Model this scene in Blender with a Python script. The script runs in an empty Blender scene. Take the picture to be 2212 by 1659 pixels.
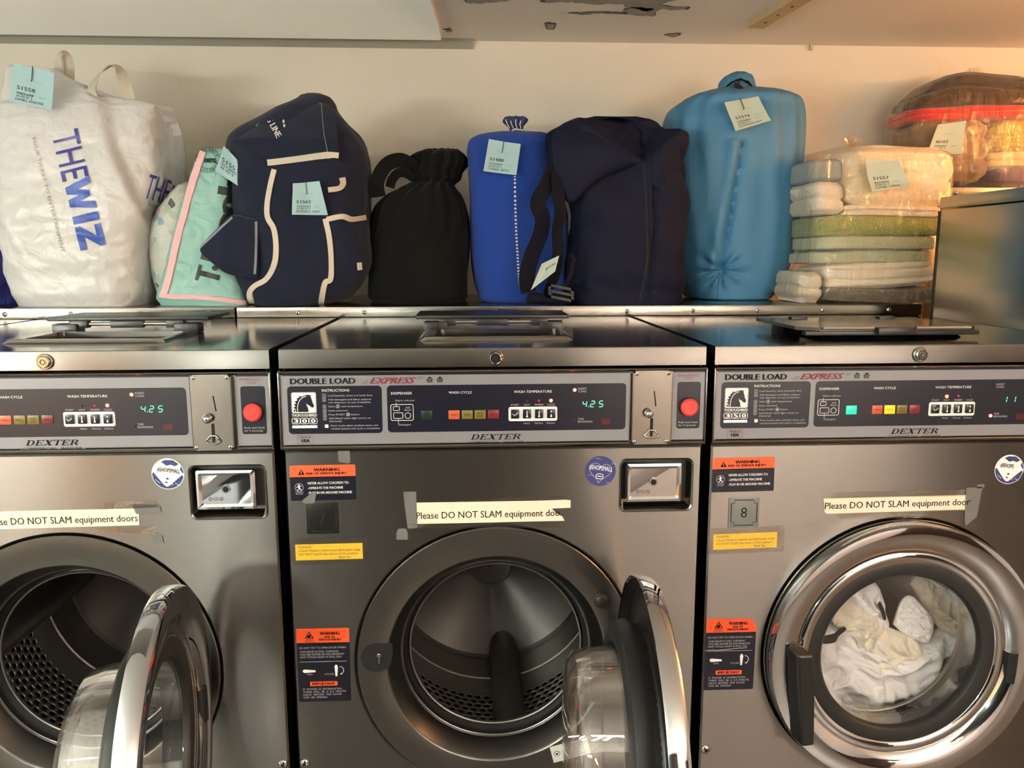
EXPOSURE = 0.84; COOL = 150; WARM = 78; SOFT = 80
import bpy, bmesh, math, random
from mathutils import Vector, Matrix, noise
from mathutils.bvhtree import BVHTree
from mathutils.geometry import tessellate_polygon
random.seed(7)
SC = bpy.context.scene
COL = SC.collection
PI = math.pi

# ------------------------------------------------------------------ camera, world, exposure
FPX = 1724.0                       # focal length in pixels of the 2212 px wide frame
CAM = Vector((-0.0402, -1.2164, 1.3882))
YAW, PITCH, ROLL = 0.05393, 0.15858, 0.00144
fwd = Vector((math.sin(YAW)*math.cos(PITCH), math.cos(YAW)*math.cos(PITCH), -math.sin(PITCH)))
rgt = Vector((math.cos(YAW), -math.sin(YAW), 0))
dwn = fwd.cross(rgt)
rgt2 = rgt*math.cos(ROLL) + dwn*math.sin(ROLL)
dwn2 = dwn*math.cos(ROLL) - rgt*math.sin(ROLL)
cd = bpy.data.cameras.new('camera'); co = bpy.data.objects.new('camera', cd); COL.objects.link(co)
cd.sensor_width = 36.0; cd.lens = FPX/2212*36.0; cd.clip_start = 0.02; cd.clip_end = 50
mw = Matrix((rgt2, -dwn2, -fwd)).transposed().to_4x4(); mw.translation = CAM
co.matrix_world = mw
SC.camera = co
SC.view_settings.view_transform = 'Standard'; SC.view_settings.look = 'None'
SC.view_settings.gamma = 1; SC.view_settings.use_curve_mapping = False
SC.view_settings.exposure = EXPOSURE
w = bpy.data.worlds.new('world'); SC.world = w; w.use_nodes = True
w.node_tree.nodes['Background'].inputs[0].default_value = (1.0, 0.93, 0.84, 1)
w.node_tree.nodes['Background'].inputs[1].default_value = 0.03
SC.cycles.max_bounces = 10; SC.cycles.glossy_bounces = 5; SC.cycles.transparent_max_bounces = 16
SC.cycles.diffuse_bounces = 4; SC.cycles.caustics_reflective = True; SC.cycles.caustics_refractive = False
SC.cycles.sample_clamp_indirect = 8.0; SC.cycles.blur_glossy = 1.0

def at(px, py, Y):                 # the point of the plane y = Y seen at a photo pixel
    d = rgt2*((px-1106)/FPX) + dwn2*((py-829.5)/FPX) + fwd
    return CAM + d*((Y-CAM.y)/d.y)
def raydir(px, py):
    return (rgt2*((px-1106)/FPX) + dwn2*((py-829.5)/FPX) + fwd).normalized()

# ------------------------------------------------------------------ materials
MATS = {}
def srgb(c):
    if isinstance(c, str):
        c = tuple(int(c[i:i+2], 16)/255 for i in (0, 2, 4))
    return tuple(((x/12.92) if x <= 0.04045 else ((x+0.055)/1.055)**2.4) for x in c) + (1,)
def nd(nt, t, **kw):
    n = nt.nodes.new(t)
    for k, v in kw.items(): setattr(n, k, v)
    return n
def mat(name, col, rough=0.5, metal=0.0, spec=0.5, emit=None, es=0.0, aniso=0.0, bumps=(), var=None, coat=0.0, sheen=0.0, trans=0.0, sss=0.0):
    """bumps: (scale, strength, stretch xyz, detail); var: (scale, amount, stretch) colour variation of the surface itself"""
    m = bpy.data.materials.new(name); m.use_nodes = True; MATS[name] = m
    nt = m.node_tree; b = nt.nodes['Principled BSDF']; L = nt.links.new
    c = srgb(col)
    b.inputs['Base Color'].default_value = c
    b.inputs['Roughness'].default_value = rough; b.inputs['Metallic'].default_value = metal
    b.inputs['Specular IOR Level'].default_value = spec
    b.inputs['Coat Weight'].default_value = coat; b.inputs['Coat Roughness'].default_value = 0.05
    b.inputs['Sheen Weight'].default_value = sheen; b.inputs['Sheen Roughness'].default_value = 0.6
    if emit:
        b.inputs['Emission Color'].default_value = srgb(emit); b.inputs['Emission Strength'].default_value = es
    if sss:
        b.inputs['Subsurface Weight'].default_value = sss; b.inputs['Subsurface Scale'].default_value = 0.01
    tc = nd(nt, 'ShaderNodeTexCoord')
    prev = None
    for bb in bumps:
        sc, st, stretch, det = bb[:4]
        mp = nd(nt, 'ShaderNodeMapping'); mp.inputs['Scale'].default_value = stretch
        L(tc.outputs['Object'], mp.inputs['Vector'])
        nz = nd(nt, 'ShaderNodeTexNoise'); nz.inputs['Scale'].default_value = sc; nz.inputs['Detail'].default_value = det
        L(mp.outputs[0], nz.inputs['Vector'])
        bp = nd(nt, 'ShaderNodeBump'); bp.inputs['Strength'].default_value = st; bp.inputs['Distance'].default_value = 0.01
        if len(bb) > 4:          # sharp crease lines instead of soft lumps
            nz.inputs['Distortion'].default_value = bb[4]
            s1 = nd(nt, 'ShaderNodeMath', operation='SUBTRACT'); s1.inputs[1].default_value = .5; L(nz.outputs['Fac'], s1.inputs[0])
            s2 = nd(nt, 'ShaderNodeMath', operation='ABSOLUTE'); L(s1.outputs[0], s2.inputs[0]); L(s2.outputs[0], bp.inputs['Height']); bp.inputs['Distance'].default_value = .03
        else: L(nz.outputs['Fac'], bp.inputs['Height'])
        if prev: L(prev.outputs[0], bp.inputs['Normal'])
        prev = bp
    if prev: L(prev.outputs[0], b.inputs['Normal'])
    if aniso:
        b.inputs['Anisotropic'].default_value = aniso
        tg = nd(nt, 'ShaderNodeTangent', direction_type='UV_MAP'); tg.uv_map = 'UVMap'
        L(tg.outputs[0], b.inputs['Tangent'])
    if var:
        mp = nd(nt, 'ShaderNodeMapping'); mp.inputs['Scale'].default_value = var[2]
        L(tc.outputs['Object'], mp.inputs['Vector'])
        nz = nd(nt, 'ShaderNodeTexNoise'); nz.inputs['Scale'].default_value = var[0]; nz.inputs['Detail'].default_value = 5
        L(mp.outputs[0], nz.inputs['Vector'])
        mx = nd(nt, 'ShaderNodeMix', data_type='RGBA')
        L(nz.outputs['Fac'], mx.inputs[0])
        k = var[1]
        mx.inputs[6].default_value = tuple(x*(1-k) for x in c[:3])+(1,)
        mx.inputs[7].default_value = tuple(min(1, x*(1+k)) for x in c[:3])+(1,)
        L(mx.outputs[2], b.inputs['Base Color'])
    return m
def film(name, tint, fac_lo, fac_hi, rough, scale, stretch, bump=0.6):
    """thin clear plastic or glass: transparent with a glossy coat that gathers on its wrinkles"""
    m = bpy.data.materials.new(name); m.use_nodes = True; MATS[name] = m
    nt = m.node_tree; nt.nodes.clear(); L = nt.links.new
    out = nd(nt, 'ShaderNodeOutputMaterial'); mx = nd(nt, 'ShaderNodeMixShader')
    tr = nd(nt, 'ShaderNodeBsdfTransparent'); tr.inputs[0].default_value = srgb(tint)
    gl = nd(nt, 'ShaderNodeBsdfGlossy'); gl.inputs['Roughness'].default_value = rough; gl.inputs[0].default_value = (1, 1, 1, 1)
    lw = nd(nt, 'ShaderNodeLayerWeight'); lw.inputs[0].default_value = 0.35
    mr = nd(nt, 'ShaderNodeMapRange'); mr.inputs[3].default_value = fac_lo; mr.inputs[4].default_value = fac_hi
    L(lw.outputs['Facing'], mr.inputs[0]); L(mr.outputs[0], mx.inputs[0])
    L(tr.outputs[0], mx.inputs[1]); L(gl.outputs[0], mx.inputs[2]); L(mx.outputs[0], out.inputs[0])
    if bump:
        tc = nd(nt, 'ShaderNodeTexCoord'); mp = nd(nt, 'ShaderNodeMapping'); mp.inputs['Scale'].default_value = stretch
        nz = nd(nt, 'ShaderNodeTexNoise'); nz.inputs['Scale'].default_value = scale; nz.inputs['Detail'].default_value = 6
        nz.inputs['Distortion'].default_value = 1.2
        bp = nd(nt, 'ShaderNodeBump'); bp.inputs['Strength'].default_value = bump; bp.inputs['Distance'].default_value = 0.02
        L(tc.outputs['Object'], mp.inputs[0]); L(mp.outputs[0], nz.inputs['Vector']); L(nz.outputs['Fac'], bp.inputs['Height'])
        L(bp.outputs[0], gl.inputs['Normal']); L(bp.outputs[0], lw.inputs['Normal'])
    return m

brush = ((60, 0.06, (1.0, 14, 14), 3),)
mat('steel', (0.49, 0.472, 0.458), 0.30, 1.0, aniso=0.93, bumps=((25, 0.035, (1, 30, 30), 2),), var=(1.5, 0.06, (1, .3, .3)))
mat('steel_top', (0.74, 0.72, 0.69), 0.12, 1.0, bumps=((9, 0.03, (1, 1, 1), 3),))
mat('steel_lip', (0.50, 0.485, 0.465), 0.22, 1.0, bumps=((25, 0.04, (1, 30, 30), 2),))
mat('steel_ring', (0.45, 0.44, 0.43), 0.32, 1.0, bumps=((40, 0.03, (1, 1, 1), 3),))
mat('steel_drum', (0.50, 0.48, 0.46), 0.40, 0.9, bumps=((6, 0.05, (1, 1, 1), 2),))
mat('drum_back', (0.46, 0.445, 0.43), 0.30, 1.0, aniso=0.9, bumps=((70, 0.025, (1, 1, 1), 1),))
mat('chrome', (0.80, 0.81, 0.83), 0.045, 1.0, bumps=((5, 0.02, (1, 1, 1), 1),))
mat('chrome_satin', (0.70, 0.68, 0.66), 0.16, 1.0, bumps=((7, 0.02, (1, 1, 1), 2),))
mat('black_paint', '1b1a19', 0.45)
mat('black_plastic', '151515', 0.35)
mat('black_rubber', '161616', 0.5)
mat('dark', '060606', 0.8)
mat('silver', (0.50, 0.495, 0.515), 0.42, 0.25)
mat('navy', '0c0d1e', 0.3, coat=0.12)
mat('white_print', 'e8e6e6', 0.5)
mat('grey_print', 'a9a7ad', 0.5)
mat('black_print', '0c0a0b', 0.6, spec=.2)
mat('red_print', '6e1f2a', 0.5)
mat('rose_print', '8a4a4e', 0.5)
mat('orange', 'e8562b', 0.45, var=(20, 0.05, (1, 1, 1)))
mat('sign_yellow', 'f0cf32', 0.5)
mat('sign_ink', '6b4a10', 0.6)
mat('paper_cream', 'dccfba', 0.6, bumps=((30, 0.08, (1, 1, 1), 3),), var=(14, 0.07, (1, 1, 1)))
mat('paper_white', 'e6e4e2', 0.55)
mat('shop_navy', '2c3468', 0.45, var=(30, 0.12, (1, 1, 1)))
mat('tape', (0.40, 0.395, 0.39), 0.35, 0.0)
mat('red_button', 'd83c38', 0.35)
mat('badge', (0.42, 0.42, 0.41), 0.3, 0.0)
mat('badge_dark', '1d1c1a', 0.3, 0.3)
mat('led_red', 'ff2020', 0.3, emit='ff3020', es=28)
mat('led_dim', '8a1020', 0.3, emit='d01030', es=0.6)
mat('led_off', '3a0c12', 0.3)
mat('digit', '204838', 0.3, emit='70ffb4', es=1.3)
mat('lens_wash', 'b84e30', 0.35, emit='d9603c', es=0.02)
mat('lens_olive', '6e6320', 0.35)
mat('lens_red', '6e1c20', 0.35)
mat('lens_green_off', '0b2413', 0.35)
mat('lens_green', '0a6040', 0.3, emit='18d890', es=1.1)
mat('lens_amber', '804010', 0.3, emit='ff9010', es=1.6)
mat('window_red', '4a1218', 0.3)
film('glass', 'ffffff', 0.05, 0.75, 0.02, 3, (1, 1, 1), 0.0)
film('clear_film', 'fffaf2', 0.02, 0.44, 0.11, 10, (2.2, 2.2, 0.4), 1.0)
film('sticky_tape', 'f2ece4', 0.10, 0.30, 0.25, 20, (1, 1, 1), 0.3)

# perforated drum wall: a hexagonal lattice of open holes, in the wall's own UV (metres round, metres deep)
def perf_material():
    m = mat('drum_wall', (0.60, 0.58, 0.56), 0.42, 0.85)
    nt = m.node_tree; L = nt.links.new; b = nt.nodes['Principled BSDF']
    uv = nd(nt, 'ShaderNodeUVMap'); uv.uv_map = 'UVMap'
    sx = nd(nt, 'ShaderNodeSeparateXYZ'); L(uv.outputs[0], sx.inputs[0])
    def mth(op, a, bb=None):
        n = nd(nt, 'ShaderNodeMath', operation=op)
        for i, v in enumerate((a, bb)):
            if v is None: continue
            if isinstance(v, (int, float)): n.inputs[i].default_value = v
            else: L(v, n.inputs[i])
        return n.outputs[0]
    P_, Q_ = 0.0172, 0.0150
    row = mth('FLOOR', mth('DIVIDE', sx.outputs[1], Q_))
    off = mth('MULTIPLY', mth('MODULO', row, 2), 0.5)
    fu = mth('SUBTRACT', mth('FRACT', mth('ADD', mth('DIVIDE', sx.outputs[0], P_), off)), 0.5)
    fv = mth('SUBTRACT', mth('FRACT', mth('DIVIDE', sx.outputs[1], Q_)), 0.5)
    d = mth('SQRT', mth('ADD', mth('POWER', mth('MULTIPLY', fu, P_), 2), mth('POWER', mth('MULTIPLY', fv, Q_), 2)))
    inband = mth('MULTIPLY', mth('GREATER_THAN', sx.outputs[1], 0.045), mth('LESS_THAN', sx.outputs[1], 0.225))
    hole = mth('MULTIPLY', mth('LESS_THAN', d, 0.0050), inband)
    h = mth('MULTIPLY', mth('MINIMUM', d, 0.0080), inband)
    bp = nd(nt, 'ShaderNodeBump'); bp.inputs['Strength'].default_value = 1.0; bp.inputs['Distance'].default_value = 1.0
    L(h, bp.inputs['Height']); L(bp.outputs[0], b.inputs['Normal'])
    tr = nd(nt, 'ShaderNodeBsdfTransparent'); mx = nd(nt, 'ShaderNodeMixShader')
    out = nt.nodes['Material Output']
    L(hole, mx.inputs[0]); L(b.outputs[0], mx.inputs[1]); L(tr.outputs[0], mx.inputs[2]); L(mx.outputs[0], out.inputs[0])
perf_material()

# ------------------------------------------------------------------ mesh builder
class MB:
    def __init__(s): s.v = []; s.f = []; s.m = []; s.mats = []; s.uv = {}
    def mi(s, name):
        if name not in s.mats: s.mats.append(name)
        return s.mats.index(name)
    def add(s, verts, faces, m, uvs=None):
        o = len(s.v); s.v += [tuple(v) for v in verts]; k = s.mi(m)
        for i, f in enumerate(faces):
            if uvs: s.uv[len(s.f)] = [uvs[j] for j in f] if len(uvs) == len(verts) else uvs[i]
            s.f.append(tuple(j+o for j in f)); s.m.append(k)
    def box(s, x0, y0, z0, x1, y1, z1, m, r=0.0, seg=2):
        bm = bmesh.new(); bmesh.ops.create_cube(bm, size=1)
        for v in bm.verts: v.co = Vector(((x0+x1)/2+v.co.x*(x1-x0), (y0+y1)/2+v.co.y*(y1-y0), (z0+z1)/2+v.co.z*(z1-z0)))
        if r: bmesh.ops.bevel(bm, geom=bm.edges[:], offset=r, segments=seg, affect='EDGES', profile=0.6)
        s.bm(bm, m)
    def bm(s, bm, m, xf=None):
        bm.verts.index_update()
        s.add([(xf @ v.co) if xf else v.co.copy() for v in bm.verts], [[v.index for v in f.verts] for f in bm.faces], m); bm.free()
    def rev(s, prof, c, n, m, seg=64, closed=False, up=Vector((0, 0, 1)), uv=False, a0=0, a1=2*PI, swap=False):
        """revolve [(radius, offset along n)] about the line through c along n"""
        n = Vector(n).normalized(); c = Vector(c); e = n.cross(up).normalized(); u = e.cross(n)
        full = abs(a1-a0-2*PI) < 1e-6; ns = seg if full else seg+1
        vs = []; uvs = []
        for i in range(ns):
            a = a0+(a1-a0)*i/seg
            for (r, o) in prof: vs.append(c+n*o+(e*math.cos(a)+u*math.sin(a))*max(r, 1e-5))
        k = len(prof); fs = []; fu = []
        for i in range(seg):
            j = (i+1) % ns
            for p in range(k if closed else k-1):
                q = (p+1) % k
                fs.append((i*k+p, i*k+q, j*k+q, j*k+p))
                if uv:
                    R_ = prof[0][0]; t0 = (a0+(a1-a0)*i/seg)*R_; t1 = (a0+(a1-a0)*(i+1)/seg)*R_
                    if swap: fu.append([(-prof[p][0], t0), (-prof[q][0], t0), (-prof[q][0], t1), (-prof[p][0], t1)])
                    else: fu.append([(t0, prof[p][1]), (t0, prof[q][1]), (t1, prof[q][1]), (t1, prof[p][1])])
        s.add(vs, fs, m, fu if uv else None)
    def cyl(s, c, n, r, h, m, seg=24, bev=0.0):
        p = [(0, 0), (r-bev, 0), (r, bev), (r, h-bev), (r-bev, h), (0, h)] if bev else [(0, 0), (r, 0), (r, h), (0, h)]
        up = Vector((0, 0, 1)) if abs(Vector(n).normalized().z) < 0.9 else Vector((0, 1, 0))
        s.rev(p, c, n, m, seg, up=up)
    def dome(s, c, n, r, h, m, seg=20):
        up = Vector((0, 0, 1)) if abs(Vector(n).normalized().z) < 0.9 else Vector((0, 1, 0))
        s.rev([(r*math.cos(a), h*math.sin(a)) for a in [PI/2*i/6 for i in range(7)]], c, n, m, seg, up=up)
    def tube(s, pts, r, m, seg=10, cap=True):
        pts = [Vector(p) for p in pts]; vs = []; fs = []
        prev = None
        for i, p in enumerate(pts):
            t = (pts[min(i+1, len(pts)-1)]-pts[max(i-1, 0)]).normalized()
            if prev is None: a = t.orthogonal().normalized()
            else: a = (prev - t*prev.dot(t)).normalized()
            prev = a; b = t.cross(a); rr = r[i] if isinstance(r, (list, tuple)) else r
            for k in range(seg): vs.append(p+(a*math.cos(2*PI*k/seg)+b*math.sin(2*PI*k/seg))*rr)
        for i in range(len(pts)-1):
            for k in range(seg):
                k2 = (k+1) % seg; fs.append((i*seg+k, i*seg+k2, (i+1)*seg+k2, (i+1)*seg+k))
        if cap: fs.append(tuple(range(seg))[::-1]); fs.append(tuple((len(pts)-1)*seg+k for k in range(seg)))
        s.add(vs, fs, m)
    # flat work on a plane facing -y: p2 are (x, z)
    def poly(s, p2, y, m, fn=None):
        fn = fn or (lambda x, z: (x, y, z))
        tris = tessellate_polygon([[Vector((a, b, 0)) for a, b in p2]])
        s.add([fn(a, b) for a, b in p2], fix2(p2, tris), m)
    def rect(s, x0, z0, x1, z1, y, m, r=0.0, fn=None):
        s.poly(rrect(x0, z0, x1, z1, r), y, m, fn)
    def oline(s, p2, wd, y, m, fn=None, closed=True):
        fn = fn or (lambda x, z: (x, y, z)); n = len(p2); vs = []; fs = []
        for i in range(n):
            a = Vector(p2[i-1] if (closed or i) else p2[0]); b = Vector(p2[i]); c = Vector(p2[(i+1) % n] if (closed or i < n-1) else p2[i])
            t = (c-a).normalized(); q = Vector((-t.y, t.x))*wd/2
            vs += [fn(*(b+q)), fn(*(b-q))]
        for i in range(n if closed else n-1):
            j = (i+1) % n; fs.append((2*i, 2*i+1, 2*j+1, 2*j))
        s.add(vs, fs, m)
    def disc(s, x, z, r, y, m, fn=None, seg=24, ry=None):
        ry = ry or r
        s.poly([(x+r*math.cos(2*PI*i/seg), z+ry*math.sin(2*PI*i/seg)) for i in range(seg)], y, m, fn)
    def text(s, t, x, z, h, y, m, x1=None, bold=0.0, shear=0.0, al='L', fn=None, cut=None):
        fn = fn or (lambda a, b: (a, y, b))
        vs, fs, lay = glyphs(t, bold, shear, cut is not None)
        if not vs: return
        k = h/0.682; mnx = min(v[0] for v in vs); mxx = max(v[0] for v in vs)
        kx = k if x1 is None else (x1-x)/(mxx-mnx)
        wd = (mxx-mnx)*kx; ox = x if (al == 'L' or x1 is not None) else (x-wd/2 if al == 'C' else x-wd)
        out = []
        for (a, b), l in zip(vs, lay):
            q = fn(ox+(a-mnx)*kx, z+b*k); out.append((q[0], q[1]-l*5e-5, q[2]))
        s.add(out, fs, m)
    def build(s, name, parent=None, smooth=40, loc=None):
        me = bpy.data.meshes.new(name); me.from_pydata(s.v, [], s.f)
        for n in s.mats: me.materials.append(MATS[n])
        me.polygons.foreach_set('material_index', s.m)
        uvl = me.uv_layers.new(name='UVMap'); data = uvl.data
        for p in me.polygons:
            if p.index in s.uv:
                for k, li in enumerate(p.loop_indices): data[li].uv = s.uv[p.index][k]
            else:
                nn = p.normal; ax = max(range(3), key=lambda i: abs(nn[i]))
                for li in p.loop_indices:
                    c = me.vertices[me.loops[li].vertex_index].co
                    data[li].uv = (c.z, c.x) if ax == 1 else ((c.y, c.x) if ax == 2 else (c.z, c.y))
        if smooth:
            me.polygons.foreach_set('use_smooth', [True]*len(me.polygons)); me.set_sharp_from_angle(angle=math.radians(smooth))
        me.update()
        o = bpy.data.objects.new(name, me); COL.objects.link(o)
        if parent: o.parent = parent
        if loc: o.location = loc
        return o
def fix2(p2, tris):
    out = []
    for a, b, c in tris:
        A, B, C = p2[a], p2[b], p2[c]
        cr = (B[0]-A[0])*(C[1]-A[1])-(B[1]-A[1])*(C[0]-A[0])
        out.append((a, b, c) if cr > 0 else (a, c, b))
    return out
def rrect(x0, z0, x1, z1, r=0.0, k=4):
    if x1 < x0: x0, x1 = x1, x0
    if z1 < z0: z0, z1 = z1, z0
    if r <= 0: return [(x0, z0), (x1, z0), (x1, z1), (x0, z1)]
    o = []
    for cx, cz, a in ((x1-r, z0+r, -PI/2), (x1-r, z1-r, 0), (x0+r, z1-r, PI/2), (x0+r, z0+r, PI)):
        for i in range(k+1): o.append((cx+r*math.cos(a+PI/2*i/k), cz+r*math.sin(a+PI/2*i/k)))
    return o
GL = {}
def subdiv(me, lim=0.12):
    bm = bmesh.new(); bm.from_mesh(me); bmesh.ops.triangulate(bm, faces=bm.faces[:])
    for _ in range(6):
        ed = [e for e in bm.edges if e.calc_length() > lim]
        if not ed: break
        bmesh.ops.subdivide_edges(bm, edges=ed, cuts=1); bmesh.ops.triangulate(bm, faces=bm.faces[:])
    bm.to_mesh(me); bm.free()
def glyphs(t, bold=0.0, shear=0.0, cut=False):
    """letter shapes in the plane; bold strokes are laid several times side by side"""
    key = (t, bold, shear, cut)
    if key not in GL:
        c = bpy.data.curves.new('lettering', 'FONT'); c.body = t; c.size = 1; c.resolution_u = 2; c.shear = shear
        o = bpy.data.objects.new('lettering', c); me = bpy.data.meshes.new_from_object(o)
        if cut: subdiv(me)
        V = [(v.co.x, v.co.y) for v in me.vertices]; F = [tuple(p.vertices) for p in me.polygons]
        vs, fs, lay = [], [], []
        for q_, k in enumerate((0,) if not bold else (-1, 0, 1) if bold < .03 else (-1.5, -.5, .5, 1.5)):
            lay += [q_]*len(V); o_ = len(vs); vs += [(x+k*bold, y) for x, y in V]; fs += [tuple(q+o_ for q in f) for f in F]
        GL[key] = (vs, fs, lay)
        bpy.data.objects.remove(o); bpy.data.curves.remove(c); bpy.data.meshes.remove(me)
    return GL[key]

def thing(name, label, cat, loc=(0, 0, 0), group=None):
    o = bpy.data.objects.new(name, None); COL.objects.link(o); o.location = loc; o.empty_display_size = 0.05
    return tag(o, label, cat, group)
def tag(o, label, cat, group=None, kind=None):
    o['label'] = label; o['category'] = cat
    if group: o['group'] = group
    if kind: o['kind'] = kind
    return o
def struct(o, label=None, cat=None):
    o['kind'] = 'structure'
    if label: o['label'] = label
    if cat: o['category'] = cat
    return o
# ------------------------------------------------------------------ lamps of the room (fluorescent fixtures under the ceiling)
CEIL = 1.998; WALL_Y = 1.20
XL, XR, YB = -2.7, 3.1, -2.9
mat('lamp_white', 'e8e6e0', 0.5)
mat('tube_cool', 'ffffff', 0.5, emit='f6fff2', es=COOL)
mat('tube_warm', 'ffffff', 0.5, emit='ffb060', es=WARM)
mat('tube_soft', 'ffffff', 0.5, emit='fff0dc', es=SOFT)
def tube_lamp(label, x, y, ln, along, col, drop=0.58, rad=0.016):
    """a hanging batten with two bare tubes at its sides"""
    t = thing('ceiling_light', label, 'light', (x, y, CEIL), 'fluorescent lights under the ceiling')
    b = MB(); b.box(-ln/2, -0.013, -drop-.04, ln/2, 0.013, -drop, 'lamp_white', 0.004); b.build('housing', t)
    for s in (-1, 1):
        b = MB(); b.tube([(-ln/2+0.03, s*0.052, -drop-.03), (ln/2-0.03, s*0.052, -drop-.03)], rad, 'tube_'+col, 12); b.build('tube', t)
        b = MB(); b.box(s*(ln/2-0.012)-0.012, -0.068, -drop-.05, s*(ln/2-0.012)+0.012, 0.068, -drop-.008, 'lamp_white', 0.003); b.build('end_cap', t)
        b = MB(); b.tube([(s*ln*.35, 0, -drop), (s*ln*.35, 0, 0)], .003, 'lamp_white', 8); b.build('suspension_rod', t)
    if along == 'Y': t.rotation_euler = (0, 0, PI/2)
    return t
tube_lamp('cool white twin tube light running towards the machines on the left', -1.05, -2.0, .6, 'Y', 'cool')
tube_lamp('cool white twin tube light parallel to the machines at the far left', -1.95, -1.6, 1.0, 'X', 'cool')
tube_lamp('warm white twin tube light running towards the machines on the right', 0.60, -2.05, .6, 'Y', 'soft')
tube_lamp('warm white twin tube light added to brighten the wall across the aisle', 1.45, -2.35, 1.2, 'X', 'soft')  # added lamp: lights the wall mirrored in the right-hand steel fronts
tube_lamp('amber twin tube light parallel to the machines at the far right', 2.35, -.1, 1.2, 'X', 'warm', .16)

# ------------------------------------------------------------------ the room shell
mat('wall_paint', (0.86, 0.84, 0.79), 0.7, bumps=((90, 0.05, (1, 1, 1), 3), (6, 0.04, (1, 1, 1), 2)), var=(2.5, 0.02, (1, 1, 1)))
mat('ceiling_paint', (0.92, 0.895, 0.86), 0.8, bumps=((30, 0.10, (1, 1, 1), 4), (5, 0.10, (1, 1, 1), 2)), var=(4, 0.03, (1, 1, 1)))
mat('panel_paint', (0.95, 0.94, 0.91), 0.6, bumps=((60, 0.03, (1, 1, 1), 3),))
mat('corner_shade', (0.62, 0.61, 0.56), 0.6)
mat('peel_grey', (0.60, 0.585, 0.565), 0.8, bumps=((60, 0.2, (1, 1, 1), 3),))
mat('peel_edge', (0.36, 0.31, 0.26), 0.8)
mat('floor_tile', (0.30, 0.28, 0.26), 0.35, var=(3, 0.12, (1, 1, 1)))
mat('room_wall', (0.70, 0.685, 0.685), 0.7)
mat('tan_reflected', (0.86, 0.62, 0.40), 0.7)
mat('wood_batten', (0.78, 0.68, 0.52), 0.6, var=(6, 0.05, (1, 8, 1)))
mat('brown_reflected', (0.16, 0.11, 0.08), 0.5)
mat('dark_reflected', (0.045, 0.042, 0.04), 0.45)
def shell(name, m, *b):
    k = MB(); k.box(*b, m); return struct(k.build(name, smooth=0))
shell('wall_back', 'wall_paint', XL-.1, WALL_Y, 0, XR+.1, WALL_Y+.1, CEIL+.1)
shell('wall_left', 'room_wall', XL-.1, YB, 0, XL, WALL_Y, CEIL+.1)
shell('wall_right', 'room_wall', XR, YB, 0, XR+.1, WALL_Y, CEIL+.1)
shell('wall_front', 'room_wall', XL-.1, YB-.1, 0, XR+.1, YB, CEIL+.1)
shell('floor', 'floor_tile', XL-.1, YB-.1, -.1, XR+.1, WALL_Y+.1, 0)
def onceil(px, py, z=CEIL):
    d = raydir(px, py); q = CAM + d*((z-CAM.z)/d.z); return (q.x, q.y)
k = MB(); EA = onceil(953, 87, CEIL-.027); EB = onceil(934, 0)
dx_ = (EB[0]-EA[0])/(EB[1]-EA[1]); VY = -.15; EC = (EA[0]+dx_*(VY-EA[1]), VY)
def slab(pts):
    n = len(pts); k.add([(x, y, z) for z in (CEIL, CEIL+.1) for x, y in pts], [tuple(range(n))[::-1], tuple(range(n, 2*n))]+[(i, (i+1) % n, n+(i+1) % n, n+i) for i in range(n)], 'ceiling_paint')
slab([EC, (XR+.1, VY), (XR+.1, WALL_Y+.1), (EA[0], WALL_Y+.1), EA])
slab([(XL-.1, EA[1]+.01), EA, (EA[0], WALL_Y+.1), (XL-.1, WALL_Y+.1)])
slab([(XL-.1, YB-.1), (XR+.1, YB-.1), (XR+.1, VY), (XL-.1, VY)])
def blob(pts, jit=0.004, sub=5, seed=1):
    rn = random.Random(seed); o = []
    for i, a in enumerate(pts):
        b = pts[(i+1) % len(pts)]
        for q in range(sub):
            t = q/sub; o.append((a[0]+(b[0]-a[0])*t+rn.uniform(-jit, jit), a[1]+(b[1]-a[1])*t+rn.uniform(-jit, jit)*1.5))
    return o
patches = [[(1005, 0), (1012, 6), (1060, 4), (1100, 0), (1090, -8), (1010, -8)], [(1165, -6), (1180, 4), (1240, 2), (1290, 8), (1345, 6), (1355, 14), (1400, 22), (1425, 18), (1480, 20), (1484, 14), (1420, 10), (1440, 2), (1470, -4), (1400, -8), (1250, -8)],
           [(1345, 22), (1360, 30), (1385, 33), (1412, 33), (1420, 20), (1390, 14), (1362, 14)], [(1232, 27), (1250, 30), (1300, 28), (1348, 29), (1346, 25), (1300, 24), (1250, 25)],
           [(1175, 50), (1184, 62), (1196, 62), (1201, 50), (1188, 48)], [(1438, 74), (1455, 79), (1466, 76), (1474, 70), (1452, 71)], [(960, 62), (968, 68), (976, 66), (972, 60)]]
for i, pp in enumerate(patches):
    pl = [onceil(*p) for p in pp]
    cx = sum(p[0] for p in pl)/len(pl); cy = sum(p[1] for p in pl)/len(pl)
    big = i in (0, 1, 2)
    for z, g, mm in ((CEIL-.0012, 1.06 if big else 1.12, 'peel_edge'), (CEIL-.0022, 1.0 if big else .82, 'peel_grey')):
        ps = blob([(cx+(x-cx)*g, cy+(y-cy)*g) for x, y in pl], 0.0035, 5, i*7+1)
        k.poly(ps, 0, mm, fn=lambda a, b, z=z: (a, b, z))
struct(k.build('ceiling', smooth=0))
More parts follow.
